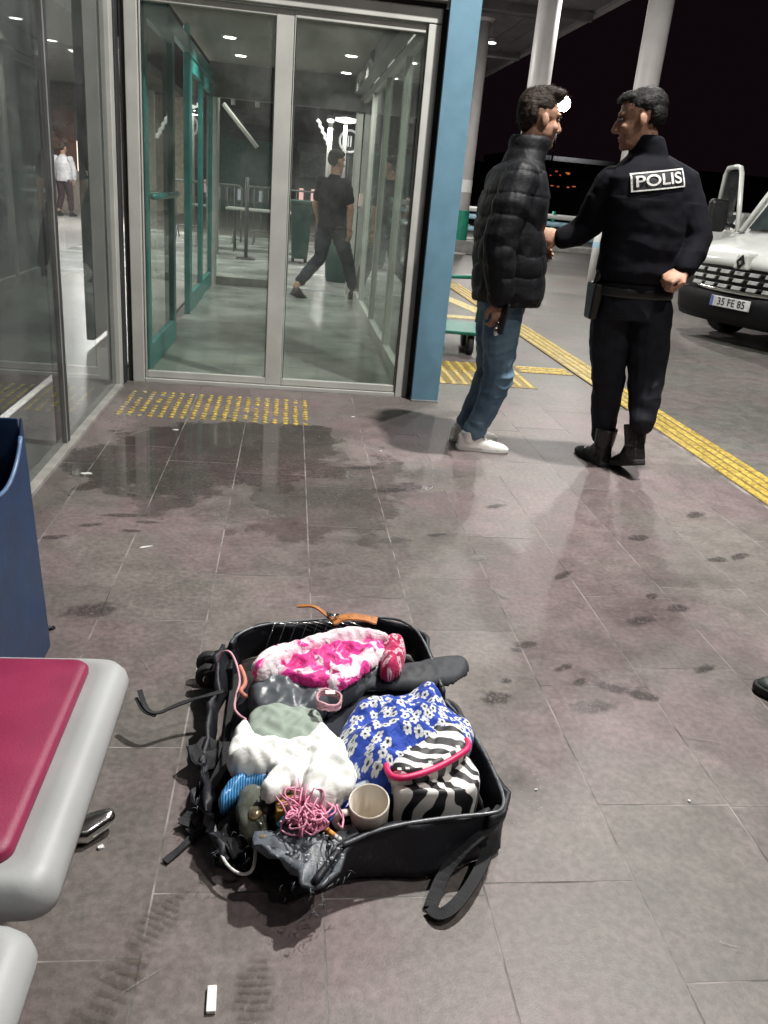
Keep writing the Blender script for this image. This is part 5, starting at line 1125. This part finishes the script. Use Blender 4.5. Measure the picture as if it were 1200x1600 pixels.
def cloth(name, outline, z0, h, mat, label, cat='clothing', fall=.035, wr=.008, ws=24, seed=0, res=.0055, base=.03, fold=None, smooth=2, th=.004, tilt=None, parent=None, grow=1.0):
    """heaped cloth: outline in metres on the ground plan, edge height z0, crown z0+h, folds, hanging hem"""
    if grow > 1: res = max(res, .0085)
    P = np.array(chaikin(outline, smooth)); lo = P.min(0)-res; hi = P.max(0)+res
    nx = int((hi[0]-lo[0])/res)+2; ny = int((hi[1]-lo[1])/res)+2
    X, Yg = np.meshgrid(lo[0]+res*np.arange(nx), lo[1]+res*np.arange(ny)); pts = np.stack([X.ravel(), Yg.ravel()], 1)
    A = P; B = np.roll(P, -1, 0); ins = np.zeros(len(pts), bool); dist = np.full(len(pts), 9.0); near = pts.copy()
    for a, b in zip(A, B):
        c = (a[1] > pts[:, 1]) != (b[1] > pts[:, 1])
        with np.errstate(divide='ignore', invalid='ignore'): xi = (b[0]-a[0])*(pts[:, 1]-a[1])/(b[1]-a[1])+a[0]
        ins ^= c & (pts[:, 0] < xi); ab = b-a; tt_ = np.clip(((pts-a) @ ab)/(ab @ ab+1e-12), 0, 1); q = a+tt_[:, None]*ab; dd = np.hypot(*(pts-q).T); k = dd < dist; dist[k] = dd[k]; near[k] = q[k]
    idx = ins.reshape(ny, nx); cell = idx[:-1, :-1].astype(int)+idx[1:, :-1]+idx[:-1, 1:]+idx[1:, 1:]
    used = {}; V = []; Fc = []
    cx, cy = P.mean(0)
    def vid(i, j):
        kx = i*nx+j
        if kx not in used:
            p = pts[kx]; d = dist[kx]
            if not ins[kx]: p = near[kx]; d = 0
            e = 1-math.exp(-d/fall); w3 = Vector((p[0], p[1], seed*.37))
            z = z0+h*e+wr*(1-2.2*abs(nz(w3, (ws, ws*.8, 1), seed)))*min(1, d/.012+.15)+wr*.5*nz(w3, (ws*2.3, ws*2.3, 1), seed+4)*min(1, d/.01)
            for c_s, c_a in ((ws*.55, 1.1), (ws*1.2, .7), (ws*2.4, .35)):
                u_ = nz(w3+Vector((.03*nz(w3, (ws, ws, 1), seed+20), .03*nz(w3, (ws, ws, 1), seed+21), 0)), (c_s, c_s*.7, 1), seed+c_s); z -= wr*c_a*1.3*math.exp(-abs(u_)/.07)*min(1, d/.01)
            if fold: z += fold[2]*math.sin((p[0]*fold[0]+p[1]*fold[1])+2.4*nz(w3, (9, 9, 1), seed+8))*min(1, d/.02)
            if tilt: z += tilt[0]*(p[0]-cx)+tilt[1]*(p[1]-cy)
            z -= max(0, 1-d/.008)*.014
            used[kx] = len(V); V.append((p[0], p[1], max(z, base)))
        return used[kx]
    for i in range(ny-1):
        for j in range(nx-1):
            if cell[i, j] >= 2: Fc.append((vid(i, j), vid(i, j+1), vid(i+1, j+1), vid(i+1, j)))
    if grow > 1: V = buckle(V, Fc, grow, res, seed, base)
    m = MB(); m.v = V; m.f = Fc; me = m.mesh(name, True); o = link(name, me, mat)
    if grow > 1: me.transform(Matrix.Identity(4))
    bm = bmesh.new(); bm.from_mesh(me)
    edge = [e for e in bm.edges if e.is_boundary]; r = bmesh.ops.extrude_edge_only(bm, edges=edge); c = Vector((cx, cy, 0))
    for v in [g_ for g_ in r['geom'] if isinstance(g_, bmesh.types.BMVert)]:
        v.co.z = max(base, v.co.z-.03); d = (c-v.co); d.z = 0; v.co += d.normalized()*.006
    bmesh.ops.recalc_face_normals(bm, faces=bm.faces); bm.to_mesh(me); bm.free(); me.polygons.foreach_set('use_smooth', [True]*len(me.polygons))
    s = o.modifiers.new('t', 'SOLIDIFY'); s.thickness = th; s.offset = -1
    if grow > 1: q_ = o.modifiers.new('sub', 'SUBSURF'); q_.levels = 1; q_.render_levels = 1
    if parent is not None:
        me.transform(Matrix.Translation(-Vector(parent['org']))); o.parent = parent; return o
    tag(recenter(o, (cx, cy, base)), label, cat); return o
t = NT('white cotton'); t.set(Base_Color=(.86, .87, .84, 1), Roughness=.85); t.crease(t.obj(), 11, .28); M_wcl = t.m
# fill of the case: dark clothes that everything lies on
cloth('dark_clothes', [(-.10, 1.28), (-.10, 1.60), (-.08, 1.86), (.05, 1.95), (.30, 1.97), (.39, 1.85), (.42, 1.6), (.445, 1.36), (.42, 1.29), (.22, 1.245), (.03, 1.245)], .04, .045, pm('dark folded clothes', (.014, .016, .026), .85, bump=.2), 'dark clothes lying underneath everything in the suitcase', wr=.010, ws=15, seed=3, res=.009)
cloth('lid_flap', [(.16, 1.69), (.26, 1.715), (.34, 1.72), (.43, 1.735), (.485, 1.765), (.522, 1.82), (.515, 1.862), (.47, 1.868), (.37, 1.832), (.27, 1.80), (.19, 1.77)], .118, .010, pm('dark grey neoprene', (.036, .040, .046), .7, var=.15, bump=.15, bs=250), 'dark grey pointed cloth flap sticking out over the right of the case', 'cloth', wr=.004, ws=10, seed=5, base=.105, th=.006, grow=1.06)
gp = cloth('grey_pouch', [(-.058, 1.715), (-.058, 1.64), (-.035, 1.585), (.01, 1.558), (.07, 1.570), (.13, 1.605), (.19, 1.66), (.26, 1.74), (.34, 1.80), (.32, 1.83), (.20, 1.80), (.10, 1.77), (.0, 1.76)], .135, .030, pm('shiny grey nylon', (.085, .098, .11), .36, var=.2, vs=16, bump=.12, bs=160), 'shiny dark grey nylon pouch under the pink floral cloth', 'pouch', fall=.03, wr=.005, ws=11, seed=7, fold=(30, -40, .004), grow=1.1)
pk = thing('pink_floral_cloth', (.14, 1.77, .15), 'bright pink and white floral cloth at the back of the suitcase', 'clothing')
M_pk = pink_cloth('pink and white floral print')
cloth('magenta_panel', [(-.03, 1.69), (.03, 1.76), (.11, 1.812), (.182, 1.848), (.275, 1.862), (.300, 1.80), (.25, 1.734), (.195, 1.66), (.155, 1.622), (.105, 1.642), (.05, 1.665)], .172, .010, M_pk, '', wr=.003, ws=12, seed=9, fold=(25, 75, .003), fall=.02, base=.15, parent=pk, grow=1.2)
cloth('pale_hem', [(-.055, 1.665), (-.048, 1.735), (.0, 1.782), (.083, 1.829), (.15, 1.868), (.218, 1.878), (.285, 1.868), (.320, 1.842), (.213, 1.835), (.114, 1.796), (.045, 1.748), (-.002, 1.668)], .188, .012, pink_cloth('pale floral print', True), '', wr=.003, ws=14, seed=29, fold=(-55, 85, .003), fall=.010, base=.15, parent=pk, grow=1.2)
cloth('crimson_end', [(.278, 1.862), (.345, 1.874), (.345, 1.815), (.318, 1.712), (.265, 1.700), (.268, 1.766)], .165, .028, flower_cloth('crimson floral print', (.50, .012, .10), (.72, .48, .54), (.30, .01, .08), 60, .2), '', wr=.007, ws=22, seed=31, fall=.018, base=.13, parent=pk, grow=1.15)
cloth('sage_cloth', [(-.058, 1.535), (-.036, 1.588), (.05, 1.583), (.118, 1.572), (.12, 1.475), (.075, 1.43), (-.03, 1.44)], .156, .010, pm('sage green cotton', (.29, .35, .30), .85, var=.06, bump=.15, bs=300), 'pale sage green cloth above the white shirt', wr=.005, ws=13, seed=11, fall=.02, grow=1.12)
ws_ = thing('white_shirt', (.05, 1.40, .14), 'crumpled white shirt in the middle of the suitcase', 'clothing')
cloth('shirt_body', [(-.03, 1.44), (.03, 1.452), (.078, 1.455), (.107, 1.522), (.145, 1.47), (.172, 1.418), (.185, 1.34), (.16, 1.28), (.10, 1.262), (.05, 1.30), (.0, 1.36)], .160, .013, M_wcl, '', wr=.004, ws=12, seed=13, fold=(40, -52, .003), fall=.022, parent=ws_, grow=1.22)
cloth('shirt_shoulder', [(-.092, 1.412), (-.075, 1.508), (-.046, 1.526), (-.03, 1.460), (.04, 1.455), (.07, 1.42), (.0, 1.365), (-.075, 1.362)], .160, .014, M_wcl, '', wr=.004, ws=12, seed=33, fold=(-30, 60, .003), fall=.018, parent=ws_, grow=1.22)
cloth('shirt_sleeve', [(-.022, 1.285), (.006, 1.340), (.07, 1.405), (.10, 1.372), (.05, 1.306), (.004, 1.258)], .176, .010, M_wcl, '', wr=.005, ws=20, seed=35, fold=(90, -70, .004), fall=.014, base=.14, parent=ws_, grow=1.22)
cloth('shirt_tail', [(.058, 1.294), (.095, 1.395), (.16, 1.40), (.182, 1.313), (.145, 1.262), (.085, 1.238)], .176, .010, M_wcl, '', wr=.004, ws=12, seed=37, fold=(60, 50, .003), fall=.014, base=.14, parent=ws_, grow=1.22)
cloth('blue_floral_cloth', [(.142, 1.443), (.165, 1.514), (.202, 1.570), (.255, 1.594), (.319, 1.622), (.385, 1.635), (.402, 1.600), (.418, 1.548), (.448, 1.515), (.458, 1.475), (.430, 1.410), (.385, 1.402), (.355, 1.378), (.308, 1.330), (.259, 1.302), (.225, 1.292), (.185, 1.330), (.160, 1.383)], .165, .060, flower_cloth('blue daisy print', (.012, .058, .42), (.72, .74, .74), (.02, .03, .05), 46, .12), 'bright blue cloth bundle printed with white daisies', fall=.04, wr=.009, ws=11, seed=15, fold=(26, 34, .004), grow=1.12)
cloth('blue_floral_cloth', [(.165, 1.405), (.206, 1.40), (.245, 1.373), (.252, 1.343), (.225, 1.308), (.180, 1.308), (.158, 1.352)], .140, .016, flower_cloth('navy daisy print', (.012, .035, .20), (.60, .62, .66), (.02, .03, .05), 50, .12), 'darker blue daisy cloth tucked under the blue bundle beside the mug', wr=.008, ws=20, seed=17)
# zebra bag with a pink zip
zb = thing('zebra_bag', (.34, 1.32, .08), 'zebra striped toiletry bag with a pink zip', 'bag')
M_z = zebra_cloth('zebra print', .75); M_z2 = zebra_cloth('zebra print top', .25)
def slabz(ol, zs, nm, mat, parent, seed):
    rows = []; cx = sum(p[0] for p in ol)/len(ol); cy = sum(p[1] for p in ol)/len(ol); ol = chaikin(ol, 2)
    for q, z in zs:
        rows.append([(cx+(x-cx)*q, cy+(y-cy)*q, z+.012*nz((x*q, y*q, 0), (17, 17, 1), seed)+.004*nz((x*q, y*q, 0), (60, 60, 1), seed+3)) for x, y in ol])
    return MB().quadgrid(rows).build(nm, mat, parent, smooth=True)
bag = slabz([(.250, 1.330), (.248, 1.290), (.264, 1.266), (.347, 1.263), (.405, 1.275), (.436, 1.31), (.436, 1.363), (.412, 1.405), (.344, 1.36)], [(.97, .05), (1.0, .10), (1.0, .14), (.985, .160), (.93, .170), (.8, .171), (.6, .168), (.4, .166), (.2, .166)], 'bag_body', M_z, zb, 1)
topf = slabz([(.240, 1.332), (.248, 1.283), (.334, 1.306), (.400, 1.354), (.418, 1.38), (.410, 1.440), (.373, 1.470), (.318, 1.388)], [(1.0, .14), (1.0, .175), (.99, .192), (.94, .200), (.8, .202), (.55, .200), (.3, .199), (.12, .199)], 'bag_flap', M_z2, zb, 2)
tb('zip', pm('hot pink zip tape', (.72, .022, .14), .4), zb, chaikin([(.236, 1.345, .190), (.234, 1.300, .193), (.248, 1.278, .194), (.291, 1.286, .196), (.347, 1.313, .198), (.402, 1.354, .200), (.416, 1.374, .200), (.414, 1.396, .198)], 2, False), .0068, 10)
for i in range(9):
    u = i/8; bx('zip_stitch', M_white, zb, .258+.132*u-.004, .258+.132*u+.004, 1.294+.058*u*u+.012*u, 1.301+.058*u*u+.012*u, .196, .2035)
# mug
mg = thing('mug', (.205, 1.262, .06), 'cream white mug lying upright between the zebra bag and the pink yarn', 'mug')
Mm = Matrix.Translation((.206, 1.272, .072)) @ Matrix.Rotation(R(12), 4, 'X') @ Matrix.Rotation(R(-6), 4, 'Y')
M_cer = pm('cream ceramic', (.66, .60, .52), .25, var=.06, bump=.02)
mm = MB(); mm.rings([(0, 0, 0, .030, .030), (0, 0, .004, .034, .034), (0, 0, .09, .0405, .0405), (0, 0, .095, .0395, .0395), (0, 0, .092, .0365, .0365), (0, 0, .02, .031, .031), (0, 0, .012, .02, .02)], 36); mm.xf(Mm).build('cup', M_cer, mg, smooth=True)
mm = MB(); mm.tube([(-.037, -.012, .080), (-.058, -.016, .082), (-.068, -.018, .06), (-.06, -.016, .034), (-.034, -.011, .026)], [.007, .0075, .0075, .0075, .007], 10); mm.xf(Mm).build('handle', M_cer, mg, smooth=True)
# pink yarn tangle
yr = MB(); rr = random.Random(21)
for i in range(70):
    c = Vector((.08+rr.gauss(0, .024), 1.248+rr.gauss(0, .024), .130+abs(rr.gauss(0, .016)))); r_ = rr.uniform(.008, .02); n_ = Vector((rr.gauss(0, 1), rr.gauss(0, 1), rr.gauss(0, 1)+1)).normalized(); a = n_.orthogonal().normalized(); b_ = n_.cross(a); ph_ = rr.uniform(0, 6); ln = rr.uniform(3, 8)
    yr.tube([c+(a*math.cos(ph_+s)+b_*math.sin(ph_+s))*r_*(1+.15*math.sin(3*s))+n_*s*.0018 for s in np.linspace(0, ln, 16)], .0021, 6)
for i in range(26):
    p = Vector((.07+rr.gauss(0, .02), 1.262+rr.gauss(0, .02), .148)); d = Vector((rr.uniform(-1, .6), rr.uniform(-.3, 1), rr.uniform(0, .7))).normalized(); yr.tube([p, p+d*.02+Vector((0, 0, .006)), p+d*.045+Vector((rr.uniform(-.01, .01), 0, -.002))], [.0024, .002, .0014], 5)
tag(recenter(yr.build('pink_yarn', pm('pink yarn', (.80, .33, .47), .7, var=.2, vs=60), None, smooth=True), (.08, 1.248, .12)), 'tangled pink yarn beside the mug', 'yarn')
# hair tie with white tag, pink cord
hy = MB()
for i in range(9):
    a0 = rr.uniform(0, 1); hy.tube([Vector((.128+.026*math.cos(s)*(1+.1*rr.random()), 1.545+.030*math.sin(s)*(1+.1*rr.random()), .185+.004*i*.4+.004*math.sin(3*s+i))) for s in np.linspace(a0, a0+6.0, 18)], .0026, 6)
ht = thing('hair_tie', (.128, 1.545, .17), 'pink looped cord ring with a white tag left of the blue daisy cloth', 'hair tie'); hy.build('loops', pm('pale pink cord', (.66, .36, .42), .6), ht, smooth=True); bx('tag', M_white, ht, .120, .142, 1.552, 1.566, .200, .203)
pc = tb('pink_string', MATS['pale pink cord'], None, chaikin([(-.150, 1.795, .10), (-.135, 1.815, .14), (-.112, 1.80, .16), (-.092, 1.745, .165), (-.075, 1.68, .15), (-.083, 1.635, .14), (-.085, 1.58, .14), (-.07, 1.54, .15), (-.055, 1.50, .17)], 2, False), .003, 8); tag(recenter(pc, (-.09, 1.66, .10)), 'thin pink cord trailing over the left edge of the suitcase', 'cord')
pc = tb('pink_string', pm('salmon cord', (.60, .22, .16), .6), None, chaikin([(-.08, 1.725, .16), (-.068, 1.69, .158), (-.062, 1.66, .152), (-.076, 1.635, .15), (-.06, 1.60, .16)], 2, False), .0055, 8); tag(recenter(pc, (-.07, 1.66, .12)), 'short thicker salmon cord crossing the thin pink cord', 'cord')
# blue packet
bp = cloth('blue_packet', [(-.100, 1.290), (-.09, 1.354), (-.047, 1.400), (.0, 1.428), (.025, 1.392), (.01, 1.356), (-.045, 1.350), (-.075, 1.305)], .128, .014, stripes('blue foil', (.012, .13, .36), (.16, .40, .66), 60, .3), 'shiny striped blue plastic packet left of the white shirt', 'packet', wr=.006, ws=30, seed=19, fold=(70, 50, .003))
# squashed bottle with a cable
bt = thing('plastic_bottle', (-.03, 1.285, .06), 'squashed smoky plastic bottle at the left front of the suitcase', 'bottle')
M_smoke = pm('smoky olive plastic', (.10, .105, .085), .18, var=.35, vs=18, bump=.35, bs=60)
mb_ = MB().tube([(-.022, 1.362, .090), (-.024, 1.345, .095), (-.028, 1.300, .095), (-.026, 1.258, .085), (-.024, 1.238, .08)], [(.026, .016), (.036, .028), (.038, .032), (.030, .026), (.014, .012)], 20); me = remesh(mb_, .003, 4, 'bottle_body'); displace(me, lambda p, n: .006*nz(p, (30, 30, 30), 3)); link('bottle_body', me, M_smoke, bt)
me = remesh(MB().ell((-.022, 1.272, .118), (.014, .018, .010)), .003, 2, 'gold_foil'); displace(me, lambda p, n: .004*nz(p, (60, 60, 60), 6)); link('gold_foil', me, pm('gold foil', (.62, .50, .30), .25, .7, bump=.4, bs=90), bt)
me = remesh(MB().ell((.0, 1.222, .10), (.018, .010, .008)), .003, 2, 'gold_foil'); displace(me, lambda p, n: .004*nz(p, (60, 60, 60), 8)); link('gold_foil', me, MATS['gold foil'], bt)
cb = thing('charging_cable', (-.05, 1.26, .05), 'white charging cable curling out under the plastic bottle', 'cable')
tb('plug', M_white, cb, [(-.021, 1.252, .085), (-.020, 1.232, .08)], .0065, 10); tb('wire', M_white, cb, chaikin([(-.020, 1.232, .08), (-.018, 1.21, .07), (-.022, 1.19, .05), (-.045, 1.187, .045), (-.075, 1.21, .05), (-.095, 1.26, .055), (-.105, 1.31, .06)], 2, False), .0032, 8)
# blue folder, cigarette, straw
bf = thing('blue_folder', (.17, 1.27, .12), 'blue plastic folder with a grey edge standing behind the mug', 'folder')
MB().hexa([(.095, 1.285, .09), (.23, 1.340, .09), (.205, 1.325, .10), (.115, 1.24, .10)], [(.095, 1.288, .135), (.23, 1.342, .145), (.205, 1.322, .13), (.115, 1.24, .118)]).build('cover', pm('royal blue plastic', (.02, .065, .34), .3), bf, bevel=.003)
tb('edge', pm('grey plastic edge', (.28, .33, .42), .4), bf, [(.095, 1.283, .142), (.15, 1.297, .146), (.20, 1.320, .150), (.243, 1.343, .152)], .0065, 8)
cg = thing('cigarette', (.125, 1.20, .12), 'cigarette with an orange filter resting on the torn liner', 'cigarette'); tb('filter', pm('orange filter paper', (.62, .28, .06), .7), cg, [(.114, 1.215, .128), (.130, 1.197, .128)], .0052, 10); tb('paper', M_white, cg, [(.130, 1.197, .128), (.139, 1.187, .128)], .0051, 10)
pn = tag(recenter(tb('blue_pen', pm('light blue plastic', (.08, .38, .62), .3), None, [(.022, 1.23, .125), (.058, 1.275, .14)], .0045, 10), (.04, 1.25, .12)), 'light blue pen sticking out beside the pink yarn', 'pen')
bk_ = tag(recenter(MB().hexa([(.018, 1.255, .10), (.07, 1.265, .10), (.065, 1.30, .10), (.015, 1.295, .10)], [(.018, 1.255, .135), (.07, 1.265, .135), (.065, 1.30, .14), (.015, 1.295, .14)]).build('amber_box', pm('amber card', (.30, .16, .02), .6), None, bevel=.003), (.04, 1.28, .10)), 'small amber box wedged between the bottle and the yarn', 'box')
# tan leather strap
le = thing('leather_strap', (.15, 1.91, .12), 'tan leather strap with a metal clasp lying over the back edge', 'strap')
M_tan = pm('tan leather', (.40, .15, .035), .5, var=.2, vs=40, bump=.2)
ribbon('band', [(.150, 1.885, .200), (.19, 1.90, .208), (.235, 1.90, .205), (.27, 1.893, .20)], .030, M_tan, le, .005); ribbon('band', [(.062, 1.955, .205), (.10, 1.952, .21), (.125, 1.925, .208), (.150, 1.887, .202)], .010, M_tan, le, .004); ribbon('band', [(.058, 1.972, .195), (.095, 1.96, .205), (.118, 1.945, .205)], .006, M_tan, le, .004)
tb('clasp', M_chrome, le, [(.138, 1.905, .213), (.152, 1.885, .216), (.165, 1.895, .214)], .005, 8)
wires = MB()
for i in range(7):
    x = -.02+.03*i; wires.tube([Vector((x, 1.88+.012*i, .12)), Vector((x+.02, 1.93+.006*i, .165)), Vector((x+.07, 1.965, .145)), Vector((x+.12, 1.97, .12))], .0012, 5)
wires.build('loose_wires', M_chrome, su, smooth=True)

# ------------------------------------------------------------------ litter on the tiles
def litter(lab, x, y, a, b_, rot, h=.002, mat=M_white, cat='litter', nm='paper_scrap'):
    m = MB(); n = 14; rr = random.Random(int(x*1000)); top = []; bot = []
    for i in range(n):
        t_ = 2*PI*i/n; q = 1+rr.uniform(-.2, .2); px_, py_ = a*q*math.cos(t_), b_*q*math.sin(t_); bot.append((px_, py_, .0005)); top.append((px_*.96, py_*.96, h*rr.uniform(.6, 1.6)))
    m.quadgrid([bot, top]); m.xf(Matrix.Translation((x, y, .0005)) @ Matrix.Rotation(rot, 4, 'Z')); tag(recenter(m.build(nm, mat), (x, y, 0)), lab, cat)
st = thing('white_stick', (-.078, .966, 0), 'small white oblong stick on the tiles at the bottom of the picture', 'litter'); MB().box(-.008, .008, -.024, .024, .001, .009).xf(Matrix.Translation((-.078, .966, 0)) @ Matrix.Rotation(.04, 4, 'Z')).build('stick', pm('clean white paper', (.85, .85, .83), .6, var=.03), st, bevel=.002)
litter('white leaf-shaped paper scrap on the tiles right of the blue bin', -.471, 2.742, .022, .006, .5)
litter('pale paper scrap on the wet tiles near the glass facade', -.846, 3.487, .026, .012, .1)
litter('small dark crumb on the tiles beside the blue bin', -.644, 2.153, .012, .008, .4, .006, M_black)
litter('tiny white scrap on the tiles beside the bench foot', -.327, 1.306, .007, .006, 0, .004)
litter('tiny white scrap in front of the sliding doors', .41, 4.68, .012, .007, 0)
litter('tiny white scrap between the doors and the suitcase', .511, 4.032, .008, .006, 0)
litter('tiny white scrap at the front of the yellow dashes', -.56, 4.22, .016, .008, 0)
litter('tiny bright bit on the tiles right of the suitcase', .62, 1.47, .004, .004, 0, .003)
litter('tiny bright bit on the tiles at lower right', .98, 1.43, .004, .004, 0, .003)
